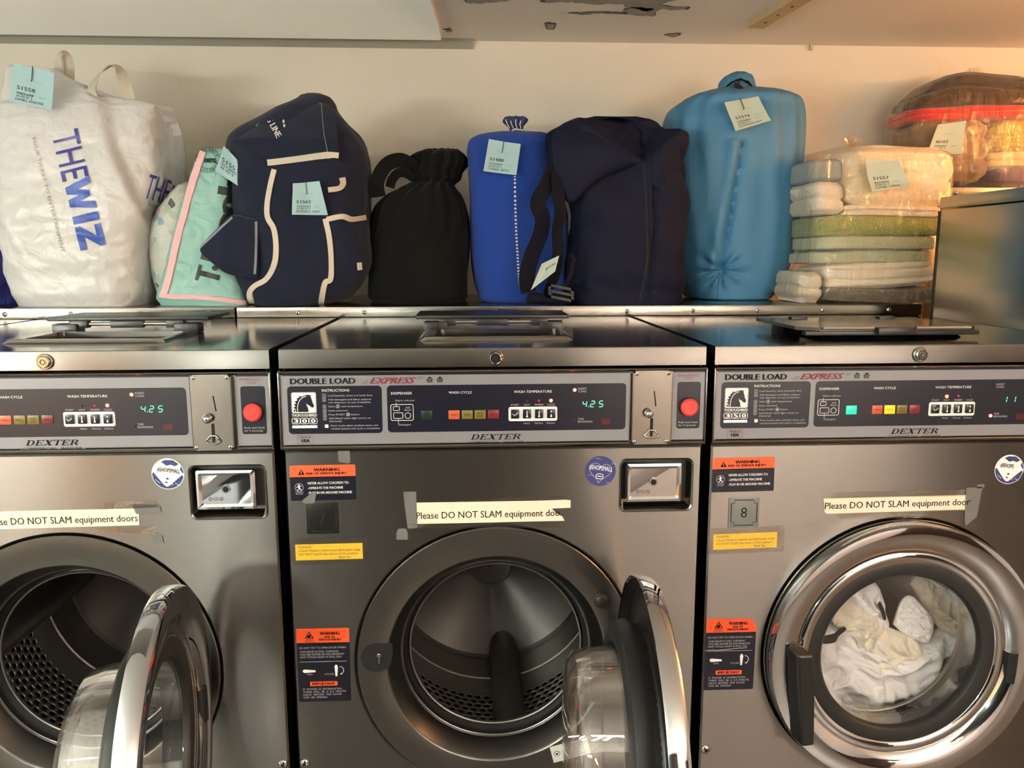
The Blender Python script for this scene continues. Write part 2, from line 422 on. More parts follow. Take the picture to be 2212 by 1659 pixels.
# pale board at the left, tilted up into an added bay to catch lamp light
k = MB(); SL = .50; zf = lambda y: CEIL-.027+SL*(EA[1]-y)
bay = [(XL-.1, EA[1]), EA, (EA[0]+dx_*(VY-EA[1])-.002, VY), (XL-.1, VY)]
vs = [(x, y, zf(y)) for x, y in bay]+[(x, y, zf(y)+.05) for x, y in bay]
k.add(vs, [(3, 2, 1, 0), (4, 5, 6, 7)]+[(i, (i+1) % 4, 4+(i+1) % 4, 4+i) for i in range(4)], 'panel_paint')
struct(k.build('trim_1', smooth=0), 'pale ceiling board above the left bags, tilted to catch the light')
k = MB(); x0, y0 = bay[2]  # closing faces of the added bay
k.add([(XL-.1, VY, CEIL), (x0, VY, CEIL), (x0, VY, zf(VY)), (XL-.1, VY, zf(VY)), (EA[0], EA[1], CEIL-.02)], [(0, 1, 2, 3), (1, 4, 2)], 'panel_paint')
struct(k.build('trim_4', smooth=0))
k = MB()  # grey strip puts the shade behind the board into the corner colour
k.add([(XL, WALL_Y-.028, CEIL), (-.02, WALL_Y-.028, CEIL), (XL, WALL_Y-.001, CEIL-.023), (-.02, WALL_Y-.001, CEIL-.023), (XL, WALL_Y, CEIL), (-.02, WALL_Y, CEIL)], [(0, 2, 3, 1), (0, 4, 2), (1, 3, 5)], 'corner_shade')
struct(k.build('trim_2', smooth=0), 'grey strip painted as shade where the wall meets the ceiling')
# wooden batten screwed to the ceiling
k = MB(); p0 = Vector(onceil(1650, 50)+(0,)); p1 = Vector(onceil(1800, -40)+(0,)); d = (p1-p0).normalized(); n = Vector((d.y, -d.x, 0))
wd = 0.045
base = [p0, p0+n*wd, p1+d*.5+n*wd, p1+d*.5]
k.add([(q.x, q.y, z) for z in (CEIL-.014, CEIL) for q in base], [(0, 1, 2, 3), (7, 6, 5, 4)]+[(i, 4+i, 4+(i+1) % 4, (i+1) % 4) for i in range(4)], 'wood_batten')
bt = k.build('ceiling_batten', smooth=0); tag(bt, 'narrow pale wooden batten screwed to the ceiling above the teal bag', 'batten')
for q in (.055, .12, .19, .29):
    c = p0+d*q+n*wd*.5; k = MB(); k.cyl((c.x, c.y, CEIL-.0155), (0, 0, 1), .004, .003, 'peel_edge', 10); k.build('screw', bt)
c = at(1752, 102, WALL_Y-.006); k = MB(); k.box(c.x-.004, c.y-.006, c.z-.008, c.x+.004, c.y+.005, c.z+.007, 'wood_batten', .001)
tag(k.build('cable_clip'), 'tiny cable clip nailed at the top of the wall right of the batten', 'clip')

# across the aisle: unseen pieces added for the steel fronts to mirror
t = thing('added_dryer', 'unseen dark dryer added across the aisle to darken the middle steel front', 'dryer', (-.28, YB+.32, 0))  # unseen dryer added as the dark band mirrored in the middle front
k = MB(); k.box(-.80, -.30, .02, .80, .30, 1.95, 'dark_reflected', .01); k.build('cabinet', t)
for z in (.55, 1.35):
    k = MB(); k.rev([(.0, .0), (.2, .0), (.24, .012), (.25, 0.0)], (0, .303, z), (0, 1, 0), 'black_plastic', 40); k.build('door', t)
k = MB(); k.box(XR-.95, YB, 0, XR-.02, YB+.04, 1.97, 'brown_reflected', .005); struct(k.build('added_door_1'))  # unseen dark door added to darken the right front's reflection
k = MB(); k.box(XL, YB, .0, -1.80, YB+.05, 1.95, 'tan_reflected', .005); struct(k.build('trim_3'))  # unseen tan board added to warm the left front's reflection
# ------------------------------------------------------------------ washing machines
P = 0.67; TOP = 1.25; HW = 0.3277; YR = 0.6252; RZ = 0.737
k = MB(); k.box(-2.25, 0.03, 0, 1.0, .62, .15, 'floor_tile', .004)
tag(k.build('machine_plinth', smooth=0), 'low raised plinth under the row of washing machines', 'plinth')

def head_polys():
    s = 1/237.0
    f = lambda x, y: ((x-175)*s, 1-(y-290)*s*237/190)
    head = [(215, 468), (216, 420), (226, 385), (246, 352), (280, 328), (315, 315), (343, 313), (352, 318), (360, 310), (362, 336), (370, 356), (377, 385), (390, 408), (386, 424), (372, 430), (356, 420), (342, 408), (322, 400), (314, 384), (318, 405), (330, 430), (337, 468)]
    arc = [(232, 466), (232, 425), (240, 390), (258, 358), (288, 336), (318, 326)]
    mane = [[(205, 470), (190, 455), (212, 440), (192, 428), (216, 415), (196, 400), (222, 390), (206, 374), (236, 362), (224, 346), (252, 340), (246, 326), (276, 326), (250, 352), (226, 395), (214, 440)]]
    return [f(*p) for p in head], [f(*p) for p in arc], [[f(*p) for p in m] for m in mane]
HEAD, ARC, MANE = head_polys()

def control_panel(t, model):
    b = MB(); y0 = -.0045
    # rolled steel frame
    pr = [(-.001, 1.0943), (-.0062, 1.0955), (-.0078, 1.0985), (-.0062, 1.1005), (-.0036, 1.1012)]
    x0, x1 = -.3300, .3300
    prof = pr + [(-.0036, 1.2116), (-.0062, 1.2128), (-.0080, 1.2148), (-.0062, 1.2168), (-.001, 1.2180)]
    vs = [(x, y, z) for x in (x0, x1) for y, z in prof]; n = len(prof)
    b.add(vs, [(i, n+i, n+i+1, i+1) for i in range(n-1)] + [tuple(range(n)), tuple(range(2*n-1, n-1, -1))], 'steel_lip')
    for s in (-1, 1):
        b.box(s*.3285-.0016, -.0078, 1.0965, s*.3285+.0016, -.001, 1.216, 'steel_lip', .0012)
    b.rect(-.3262, 1.1025, .2082, 1.2105, y0, 'silver'); b.rect(.2760, 1.1025, .3265, 1.2105, y0, 'silver')
    e = -.0048; g = -.0051; h = -.0054
    for xa, xb in ((-.3225, .2080), (.2767, .3262)): b.rect(xa, 1.2098, xb, 1.2122, g, 'navy')
    b.rect(-.3225, 1.1012, -.0476, 1.1028, g, 'black_print'); b.rect(.0479, 1.1012, .2080, 1.1028, g, 'black_print'); b.rect(.2767, 1.1012, .3262, 1.1028, g, 'black_print')
    b.rect(-.3168, 1.1198, -.1743, 1.1938, e, 'navy', .006)
    b.rect(-.1664, 1.1205, .2029, 1.1938, e, 'navy', .006)
    b.rect(.2833, 1.1207, .3203, 1.1947, e, 'navy', .004)
    T = lambda *a, **kw: b.text(*a, **kw)
    T('DOUBLE LOAD', -.3118, 1.1972, .0088, g, 'black_print', x1=-.2133, bold=.03)
    T('EXPRESS', -.1926, 1.1968, .0092, g, 'red_print', x1=-.1216, bold=.035, shear=.45)
    for i in range(3):
        b.rect(-.2060+.0035*i, 1.1968+.0022*i, -.1955+.0012*i, 1.1972+.0022*i, g, 'black_print'); b.rect(-.1190, 1.2064-.0018*i, -.1085-.0025*i, 1.2067-.0018*i, g, 'black_print')
    for cx in (-.1010, -.0855):
        b.poly([(cx-.0038, 1.1978), (cx+.0038, 1.1978), (cx+.0046, 1.2036), (cx-.0046, 1.2036)], g, 'black_print')
        b.poly([(cx-.0034, 1.2040), (cx-.001, 1.2068), (cx+.002, 1.2062), (cx+.0042, 1.2044)], g, 'black_print')
        for i in range(3): b.rect(cx-.0036, 1.1988+.0016*i, cx+.0036, 1.1992+.0016*i, h, 'silver')
        for i in range(3): b.rect(cx-.0023+.002*i, 1.1980, cx-.0019+.002*i, 1.2034, h, 'silver')
    # emblem, model name
    b.rect(-.3112, 1.1522, -.2735, 1.1848, g, 'grey_print', .003); b.rect(-.3098, 1.1534, -.2749, 1.1836, h, 'paper_white', .002)
    fx = lambda p: (-.3112+p[0]*.0377, 1.1522+p[1]*.0326)
    b.poly([fx(p) for p in HEAD], h-.0003, 'navy')
    for m_ in MANE: b.poly([fx(p) for p in m_], h-.0003, 'navy')
    b.oline([fx(p) for p in ARC], .0010, h-.0006, 'paper_white', closed=False)
    T('THOROUGHBRED', -.3114, 1.1470, .0042, g, 'paper_white', x1=-.2733, bold=.02)
    for i, ch in enumerate(model):
        xa = -.3112+.0129*i; b.oline(rrect(xa, 1.1358, xa+.0119, 1.1447, .0022), .0008, g, 'paper_white'); T(ch, xa+.0022, 1.1374, .0058, h, 'paper_white', x1=xa+.0097, bold=.03)
    b.rect(-.3114, 1.1290, -.2735, 1.1333, g, 'paper_white')
    T('INSTRUCTIONS', -.2646, 1.1852, .0038, g, 'paper_white', x1=-.2232)
    rows = [('1', 1.1778, ['Load laundry, close and latch door'], -.1880), ('2', 1.1716, ['Add detergent and fabric softener', 'into dispenser on top of machine.'], -.1900), ('3', 1.1610, ['Select      wash temperature.'], -.2030), ('4', 1.1545, ['Insert coins/card.'], -.2262), ('5', 1.1482, ['Press START       button.'], -.2085), ('6', 1.1425, ['Add bleach when light comes on', '(Optional)'], -.1920)]
    for nme, z, ls, xe in rows:
        b.oline(rrect(-.2640, z-.0012, -.2592, z+.0036, .0006), .0005, g, 'grey_print'); T(nme, -.2616, z-.0003, .0028, g, 'paper_white', al='C')
        for q, l in enumerate(ls): T(l, -.2557+.0006*q, z-.0045*q, .0026, g, 'grey_print', x1=(xe if q == 0 else (xe-.001 if len(l) > 15 else -.2365)))
    b.oline(rrect(-.2432, 1.1600, -.2396, 1.1645, .0005), .0004, g, 'paper_white'); b.rect(-.2416, 1.1608, -.2412, 1.1640, g, 'paper_white')
    b.oline(rrect(-.2285, 1.1472, -.2240, 1.1517, .0005), .0004, g, 'paper_white'); b.disc(-.2262, 1.1494, .0011, g, 'paper_white', seg=8)
    b.rect(-.2620, 1.1290, -.2568, 1.1342, g, 'paper_white')
    T('Door Locks when machine starts, and', -.2530, 1.1310, .0026, g, 'grey_print', x1=-.1815); T('remains locked until cycle is completed.', -.2528, 1.1262, .0026, g, 'grey_print', x1=-.1785)
    # dispenser sketch
    T('DISPENSER', -.1600, 1.1797, .0036, g, 'paper_white', x1=-.1281)
    T('Fabric softener', -.1535, 1.1690, .0026, g, 'grey_print', x1=-.1245); T('Detergent', -.1500, 1.1312, .0027, g, 'grey_print', x1=-.1310)
    b.oline(rrect(-.1610, 1.1392, -.1268, 1.1641, .0025), .0008, g, 'paper_white'); b.oline(rrect(-.1572, 1.1548, -.1480, 1.1608, .001), .0007, g, 'paper_white')
    b.oline(rrect(-.1570, 1.1425, -.1430, 1.1512, .001), .0007, g, 'paper_white'); b.oline([(-.1353+.0044*math.cos(a*PI/10), 1.1466+.0044*math.sin(a*PI/10)) for a in range(20)], .0007, g, 'paper_white')
    T('Add', -.1353, 1.1578, .0027, g, 'grey_print', al='C'); T('Bleach', -.1353, 1.1540, .0027, g, 'grey_print', al='C')
    b.rect(-.1532, 1.1600, -.1527, 1.1670, g, 'paper_white'); b.rect(-.1502, 1.1345, -.1497, 1.1430, g, 'paper_white')
    T('WASH CYCLE', -.0722, 1.1800, .0037, g, 'paper_white', x1=-.0369); T('WASH TEMPERATURE', .0280, 1.1802, .0037, g, 'paper_white', x1=.0867)
    for nme, x in (('START', .0297), ('HOT', .0482), ('WARM', .0669), ('COLD', .0857)): T(nme, x, 1.1598, .0030, g, 'grey_print', al='C')
    for nme, x in (('Heavy', .0480), ('Normal', .0667), ('Delicate', .0855)): T(nme, x, 1.1310, .0027, g, 'grey_print', al='C')
    b.rect(.0198, 1.1358, .0955, 1.1582, g, 'paper_white', .003)
    T('INSERT', .1277, 1.1844, .0030, g, 'grey_print'); T('COINS', .1277, 1.1800, .0030, g, 'grey_print')
    T('TIME', .1277, 1.1365, .0030, g, 'grey_print'); T('REMAINING', .1277, 1.1322, .0030, g, 'grey_print')
    b.oline(rrect(-.3045, 1.1045, -.2802, 1.1178, .0005), .0006, g, 'rose_print'); T('MADE IN', -.2923, 1.1132, .0030, g, 'black_print', al='C'); T('USA', -.2923, 1.1068, .0047, g, 'black_print', al='C', bold=.05)
    serif(b, -.0395, 1.1072, .0085, g); T('COMMERCIAL  WASHER', -.0440, 1.1008, .0036, g-.0002, 'black_print', x1=.0436)
    T('EMERGENCY', .2838, 1.2032, .0040, g, 'rose_print', x1=.3180); T('STOP', .3009, 1.1978, .0040, g, 'rose_print', al='C')
    T('Push and Hold', .2865, 1.1292, .0030, g, 'grey_print', x1=.3165); T('for 3 seconds.', .2865, 1.1245, .0030, g, 'grey_print', x1=.3150)
    return b.build('control_panel', t, smooth=30)
def serif(b, x, z, h, y):
    """heavy slanted capitals with slab serifs: the maker's name"""
    sh = .55; S = []
    st, th = .20, .09
    def bar(x0, z0, x1, z1): S.append([(x0, z0), (x1, z0), (x1, z1), (x0, z1)])
    def E_(o):
        bar(o+.1, 0, o+.1+st, 1); bar(o, 0, o+.85, th); bar(o, 1-th, o+.85, 1); bar(o+.3, .46, o+.6, .46+th); bar(o+.55, .36, o+.62, .66); bar(o+.76, 0, o+.85, .28); bar(o+.76, .72, o+.85, 1)
        return .98
    def D_(o):
        bar(o+.1, 0, o+.1+st, 1); bar(o, 0, o+.5, th); bar(o, 1-th, o+.5, 1)
        A = [(o+.5+.42*math.cos(a), .5+.5*math.sin(a)) for a in [-PI/2+PI*i/12 for i in range(13)]]; B = [(o+.5+.20*math.cos(a), .5+.41*math.sin(a)) for a in [PI/2-PI*i/12 for i in range(13)]]
        S.append(A+B); return 1.05
    def X_(o):
        S.append([(o+.08, 1), (o+.34, 1), (o+.92, 0), (o+.66, 0)]); S.append([(o+.10, 0), (o+.22, 0), (o+.88, 1), (o+.76, 1)])
        bar(o, 0, o+.34, th); bar(o, 1-th, o+.42, 1); bar(o+.58, 0, o+1, th); bar(o+.64, 1-th, o+1, 1); return 1.05
    def T_(o):
        bar(o+.37, 0, o+.37+st, 1); bar(o+.25, 0, o+.7, th); bar(o, 1-th, o+.95, 1); bar(o, .7, o+.08, 1); bar(o+.87, .7, o+.95, 1); return 1.0
    def R_(o):
        bar(o+.1, 0, o+.1+st, 1); bar(o, 0, o+.42, th); bar(o, 1-th, o+.5, 1); bar(o+.25, .46, o+.5, .46+th)
        A = [(o+.5+.34*math.cos(a), .73+.27*math.sin(a)) for a in [-PI/2+PI*i/10 for i in range(11)]]; B = [(o+.5+.14*math.cos(a), .73+.18*math.sin(a)) for a in [PI/2-PI*i/10 for i in range(11)]]
        S.append(A+B); S.append([(o+.42, .5), (o+.66, .5), (o+1.0, 0), (o+.76, 0)]); return 1.05
    o = 0
    for f in (D_, E_, X_, T_, E_, R_): o += f(o)
    kx = .079/(o+.1)
    for s in S: b.poly([(x+(a+(c-.5)*sh*.55+.15)*kx, z+c*h) for a, c in s], y, 'black_print')

def rocker(t, x, icon):
    b = MB(); b.box(x-.0064, -.0085, 1.1402, x+.0064, -.0051, 1.1546, 'navy', .0012); y = -.0087
    if icon == 'v': b.oline([(x-.004, 1.1482), (x-.0012, 1.1452), (x+.0042, 1.1490)], .0016, y, 'grey_print', closed=False)
    else: b.disc(x, 1.1438, .0016, y, 'paper_white', seg=10); b.rect(x-.0007, 1.1445, x+.0007, 1.1520 if icon == 'w' else (1.1525 if icon == 'h' else 1.1470), y, 'paper_white')
    if icon == 'c': b.disc(x, 1.1510, .0012, y, 'paper_white', seg=8)
    b.build('selector_button', t)

SEG = {'4': 'fgbc', '2': 'abged', '5': 'afgcd', '1': 'bc'}
def digits(t, chars):
    b = MB(); w_, h_ = .0058, .0092; q = .0011; sk = .16
    for ch, x in chars:
        z = 1.1570
        if ch == '.': b.disc(x, z+.0004, .0007, -.0058, 'digit', seg=8); continue
        P_ = {'a': ((0, h_), (w_, h_)), 'g': ((0, h_/2), (w_, h_/2)), 'd': ((0, 0), (w_, 0)), 'f': ((0, h_/2), (0, h_)), 'b': ((w_, h_/2), (w_, h_)), 'e': ((0, 0), (0, h_/2)), 'c': ((w_, 0), (w_, h_/2))}
        for sg in SEG[ch]:
            (ax, az), (bx, bz) = P_[sg]; m_ = .0006
            if az == bz: ax += m_; bx -= m_
            else: az += m_; bz -= m_
            b.oline([(x+ax+az*sk, z+az), (x+bx+bz*sk, z+bz)], q, -.0058, 'digit', closed=False)
    b.build('display_digits', t)

def coin_slide(t):
    b = MB(); X0, X1, Z0, Z1 = .2115, .2720, 1.0975, 1.2138
    bmx = bmesh.new(); bmesh.ops.create_cube(bmx, size=1)
    for v in bmx.verts: v.co = Vector(((X0+X1)/2+v.co.x*(X1-X0), -.0085+v.co.y*.009, (Z0+Z1)/2+v.co.z*(Z1-Z0)))
    bmesh.ops.bevel(bmx, geom=[e for e in bmx.edges if abs(e.verts[0].co.y-e.verts[1].co.y) > .005], offset=.004, segments=4, affect='EDGES')
    bmesh.ops.bevel(bmx, geom=[e for e in bmx.edges if e.verts[0].co.y < -.012 and e.verts[1].co.y < -.012], offset=.001, segments=2, affect='EDGES')
    b.bm(bmx, 'steel_plate'); y = -.0132
    b.poly([(.2441, 1.1822), (.2460, 1.1822), (.2492, 1.1582), (.2471, 1.1582)], y, 'dark')
    b.rect(.2398, 1.1100, .2446, 1.1398, y, 'dark', .0022)
    cs = b.build('coin_slide', t)
    for x, z in ((.2175, 1.2092), (.2668, 1.2094), (.2160, 1.1024), (.2665, 1.1026)):
        b = MB(); b.dome((x, -.013, z), (0, -1, 0), .0033, .0018, 'chrome', 14); b.cyl((x, -.0140, z), (0, -1, 0), .0011, .001, 'dark', 8); b.build('screw', cs)
    b = MB(); b.cyl((.2362, -.013, 1.1480), (0, -1, 0), .0050, .006, 'chrome_satin', 16); b.dome((.2362, -.019, 1.1480), (0, -1, 0), .0072, .0080, 'chrome', 20); b.rev([(.005, 0), (.0072, 0)], (.2362, -.019, 1.148), (0, -1, 0), 'chrome', 20); b.build('knob', cs)
    b = MB()
    pts = [(.2422+.0110*math.cos(a), -.0150, 1.1125+.0045*math.sin(a)+(.004 if math.sin(a) > .8 else 0)) for a in [2*PI*i/16 for i in range(17)]]
    b.tube(pts, .0013, 'chrome', 8, cap=False); b.build('coin_return', cs)
mat('steel_plate', (0.60, 0.575, 0.55), 0.24, 1.0, bumps=((20, 0.03, (1, 1, 1), 3),))

def lid_top(t):
    b = MB(); x0, x1 = -.3280, .3280; H = (-.102, .128, .118, .252)     # hole x0 x1 y0 y1
    fr = [(.006, 1.2207), (-.002, 1.2210), (-.002, 1.2474), (-.0012, 1.2492), (.0012, 1.25)]
    n = len(fr)
    b.add([(x, y, z) for x in (x0, x1) for y, z in fr], [(i+1, i, n+i, n+i+1)[::-1] for i in range(n-1)], 'steel')
    ys = [.0012, H[2], H[3], YR]; xs = [x0, H[0], H[1], x1]
    for i in range(3):
        for j in range(3):
            if i == 1 and j == 1: continue
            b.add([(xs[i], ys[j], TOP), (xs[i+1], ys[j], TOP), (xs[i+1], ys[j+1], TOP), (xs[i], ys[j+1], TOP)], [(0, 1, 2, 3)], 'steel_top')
    for s in (-1, 1):
        b.add([(s*.328, .006, 1.2207), (s*.328, -.002, 1.2210), (s*.328, -.002, 1.2474), (s*.328, .0012, 1.25), (s*.328, YR, 1.25), (s*.328, YR, 1.2207)], [tuple(range(6)) if s < 0 else tuple(range(5, -1, -1))], 'steel')
    b.add([(x0, YR, 1.2207), (x1, YR, 1.2207), (x1, YR, TOP), (x0, YR, TOP)], [(1, 0, 3, 2)], 'steel')
    b.build('top', t, smooth=30)
    # dispenser trough in the hole
    b = MB(); r0 = rrect(-.124, .100, .136, .272, .012, 5); r1 = rrect(H[0]+.004, H[2]+.004, H[1]-.004, H[3]-.004, .012, 5); r2 = rrect(H[0]+.004, H[2]+.004, H[1]-.004, H[3]-.004, .012, 5)
    n = len(r0); rm = rrect(-.118, .106, .130, .266, .012, 5)
    rings = [[(x, y, 1.2502) for x, y in r0], [(x, y, 1.2560) for x, y in rm], [(x, y, 1.2562) for x, y in r1], [(x, y, 1.19) for x, y in r2]]
    vs = [v for r_ in rings for v in r_]; fs = []
    for q in range(3): fs += [(q*n+i, q*n+(i+1) % n, (q+1)*n+(i+1) % n, (q+1)*n+i) for i in range(n)]
    fs.append(tuple(3*n+i for i in range(n)))
    b.add(vs, fs, 'chrome_satin')
    b.box(-.02, H[2]+.006, 1.195, -.016, H[3]-.006, 1.243, 'chrome_satin')
    d = b.build('dispenser_trough', t)
    b = MB(); b.box(-.095, .135, 1.1905, -.025, .235, 1.2, 'dark'); b.build('softener_cup', d)
def dispenser_lid(t, is_open):
    hy = .272
    for sx in (-1, 1):
        c = .006+sx*.108
        b = MB(); b.box(c-.022, hy-.004, 1.2502, c+.022, hy+.030, 1.268, 'black_plastic', .003); b.box(c-sx*.022-.016, hy+.002, 1.260, c-sx*.022+.016, hy+.02, 1.2735, 'black_plastic', .002)
        b.build('hinge_bracket', t)
    b = MB()
    if is_open:
        b.box(-.140, hy+.012, 1.2722, .150, hy+.150, 1.2792, 'black_plastic', .0025)
        b.box(-.025, hy+.006, 1.2600, .035, hy+.016, 1.2722, 'black_plastic', .002)
        o = b.build('dispenser_lid', t)
        b = MB(); b.tube([(-.09, hy+.010, 1.2668), (.10, hy+.010, 1.2668)], .0032, 'chrome', 10); b.build('hinge_pin', o)
    else:
        pl = [(-.155, .30), (-.155, .115), (-.125, .082), (.135, .082), (.155, .105), (.155, .30)]
        n = len(pl)
        vs = [(x, y, z) for z in (1.2640, 1.2700) for x, y in pl]
        b.add(vs, [tuple(range(n))[::-1], tuple(range(n, 2*n))]+[(i, (i+1) % n, n+(i+1) % n, n+i) for i in range(n)], 'lid_brown')
        b.box(-.03, .072, 1.2590, .034, .092, 1.2702, 'black_plastic', .002)
        b.box(-.15, .082, 1.2565, .15, .10, 1.2638, 'black_plastic', .002)
        o = b.build('dispenser_lid', t, smooth=20)
        b = MB(); b.tube([(-.122, .080, 1.2690), (-.034, .080, 1.2690)], .0022, 'chrome', 8); b.build('lid_edge_trim', o); b = MB(); b.tube([(.038, .080, 1.2690), (.133, .080, 1.2690)], .0022, 'chrome', 8); b.build('lid_edge_trim', o)
mat('lid_brown', '2a2621', 0.22, coat=0.4)

def front_panel(t):
    b = MB(); z0, z1 = .20, 1.0920; c = .003
    out = [(-HW+c, z0+c), (HW-c, z0+c), (HW-c, z1-c), (-HW+c, z1-c)]
    hole = [(.2315*math.cos(2*PI*i/96), RZ+.2315*math.sin(2*PI*i/96)) for i in range(96)]
    box = rrect(.197, .9855, .3135, 1.0705, .010, 6)
    allp = out+hole+box
    tris = tessellate_polygon([[Vector((x, z, 0)) for x, z in q] for q in (out, hole, box)])
    b.add([(x, 0, z) for x, z in allp], fix2(allp, tris), 'steel')
    o2 = [(-HW, z0), (HW, z0), (HW, z1), (-HW, z1)]
    b.add([(x, 0, z) for x, z in out]+[(x, c, z) for x, z in o2]+[(x, .02, z) for x, z in o2], [(i, 4+i, 4+(i+1) % 4, (i+1) % 4) for i in range(4)]+[(4+i, 8+i, 8+(i+1) % 4, 4+(i+1) % 4) for i in range(4)], 'steel')
    n = len(hole); h2 = [(.2285*math.cos(2*PI*i/96), RZ+.2285*math.sin(2*PI*i/96)) for i in range(96)]
    b.add([(x, 0, z) for x, z in hole]+[(x, .003, z) for x, z in h2]+[(x, .03, z) for x, z in h2], [(q*n+i, (q+1)*n+i, (q+1)*n+(i+1) % n, q*n+(i+1) % n) for q in (0, 1) for i in range(n)], 'black_paint')
    b.build('front_panel', t, smooth=20)
    # recessed coin box
    b = MB(); n = len(box); r1 = rrect(.1955, .984, .315, 1.072, .011, 6); r2 = rrect(.199, .9875, .3115, 1.0685, .009, 6); r3 = rrect(.2035, .993, .3075, 1.0665, .006, 6)
    rings = [[(x, -.0002, z) for x, z in r1], [(x, -.0022, z) for x, z in box], [(x, -.0005, z) for x, z in r2], [(x, .026, z) for x, z in r3]]
    vs = [v for r_ in rings for v in r_]; n = len(r1)
    b.add(vs, [(q*n+i, q*n+(i+1) % n, (q+1)*n+(i+1) % n, (q+1)*n+i) for q in range(3) for i in range(n)]+[tuple(3*n+i for i in range(n))], 'steel_lip')
    rc = b.build('coin_box_recess', t)
    b = MB(); q0 = rrect(.2062, 1.0005, .2962, 1.0625, .003); q1 = rrect(.2100, 1.0045, .2925, 1.0585, .003); n = len(q0)
    q2 = rrect(.2145, 1.0085, .2885, 1.0545, .002)
    rings = [[(x, .026, z) for x, z in q0], [(x, .002, z) for x, z in q0], [(x, .0005, z) for x, z in q1], [(x, .003, z) for x, z in q2]]
    b.add([v for r_ in rings for v in r_], [(q*n+i, q*n+(i+1) % n, (q+1)*n+(i+1) % n, (q+1)*n+i) for q in range(3) for i in range(n)]+[tuple(3*n+i for i in range(n))], 'chrome')
    for i in range(3): b.oline([(.2265+.0085*i+.0028*math.cos(a*PI/8), 1.0165+.0028*math.sin(a*PI/8)) for a in range(16)], .0004, .0026, 'black_paint')
    for i in range(2): b.rect(.2305+.0085*i, 1.0137, .2308+.0085*i, 1.0193, .0026, 'black_paint')
    for i, ch in enumerate('ESD'): b.text(ch, .2265+.0085*i, 1.0150, .003, .0026, 'black_paint', al='C')
    bx = b.build('coin_box_door', rc, smooth=25)
    b = MB(); b.cyl((.2512, .003, 1.0325), (0, -1, 0), .0066, .002, 'chrome_satin', 20); b.cyl((.2512, .001, 1.0325), (0, -1, 0), .0045, .0004, 'dark', 16); b.build('keyhole', bx)

def ring_and_drum(t, ang=93, bumps=True):
    n = (0, -1, 0); c = (0, 0, RZ)
    b = MB()
    b.rev([(.2265, -.03), (.2265, .0015), (.2250, .003), (.1800, .003), (.1775, .0015), (.1760, -.001), (.1700, -.012), (.1615, -.030), (.1595, -.036), (.1560, -.038)], c, n, 'steel_ring', 96)
    rg = b.build('door_ring', t)
    if bumps:
        b = MB(); b.cyl((-.1945, -.0031, .748), n, .0250, .0004, 'dark', 36); b.box(-.1945+.006, -.0034, .752, -.1945+.0262, -.003, .7725, 'dark')
        b.build('latch_hole', rg)
        b = MB(); b.cyl((-.190, -.0034, .754), n, .004, .006, 'chrome', 14, .001); b.box(-.1915, -.0075, .740, -.1885, -.0034, .754, 'chrome_satin'); b.build('latch_pin', rg)
        b = MB(); b.cyl((.170, -.003, .837), n, .0125, .004, 'black_rubber', 24, .001); b.dome((.170, -.007, .837), n, .010, .003, 'black_rubber', 20); b.build('rubber_stop', rg)
    b = MB(); b.rev([(.1590, -.036), (.1570, -.0375), (.1560, -.044), (.1545, -.050), (.1500, -.054), (.1475, -.060)], c, n, 'black_rubber', 96)
    b.build('gasket', t)
    b = MB()
    b.rev([(.1475, -.056), (.1455, -.052), (.1435, -.053), (.1432, -.058), (.150, -.064), (.222, -.066)], c, n, 'steel_drum', 96)
    front = b; b = MB()
    b.rev([(.222, -.335), (.2195, -.337), (.2195, -.341), (.222, -.343), (.222, -.425)], c, n, 'steel_drum', 96)
    b.rev([(.222, -.425), (.217, -.432), (.16, -.442), (.10, -.452), (.0, -.462)], c, n, 'drum_back', 96, uv=True, swap=True)
    dr = b.build('drum', t); front.build('drum_front', dr)
    b = MB(); b.rev([(.222, -.066), (.222, -.335)], c, n, 'drum_wall', 96, uv=True)
    for k_ in b.uv: b.uv[k_] = [(u, -v-.066+.02) for u, v in b.uv[k_]]
    b.build('perforated_wall', dr)
    b = MB(); b.rev([(.046, -.46), (.046, -.412), (.043, -.405), (.036, -.402), (0, -.401)], c, n, 'steel_drum', 48); b.cyl((0, .401, RZ), n, .002, .0006, 'dark', 8); b.build('hub', dr)
    b = MB(); b.rev([(.262, -.05), (.262, -.5), (0, -.5)], c, n, 'tub', 48); b.build('outer_tub', t)
    for a in (ang, ang+120, ang+240):
        A = math.radians(a); e = Vector((math.cos(A), 0, math.sin(A))); s = Vector((-math.sin(A), 0, math.cos(A)))
        b = MB(); N = 14; vs = []
        for yy, k_ in ((.070, .7), (.078, .96), (.30, 1.0), (.44, .9)):
            for i in range(N+1):
                q = PI*i/N; hh = .060*k_*math.sin(q)**.8; ww = .032*math.cos(q)
                vs.append(Vector(c)+e*(.2225-hh)+s*ww+Vector((0, yy, 0)))
        fs = [(r_*(N+1)+i, r_*(N+1)+i+1, (r_+1)*(N+1)+i+1, (r_+1)*(N+1)+i) for r_ in range(3) for i in range(N)]
        fs.append(tuple(range(N+1)))
        b.add(vs, fs, 'steel_drum'); b.build('lifter', dr, smooth=35)
mat('tub', '0a0a0a', 0.5)

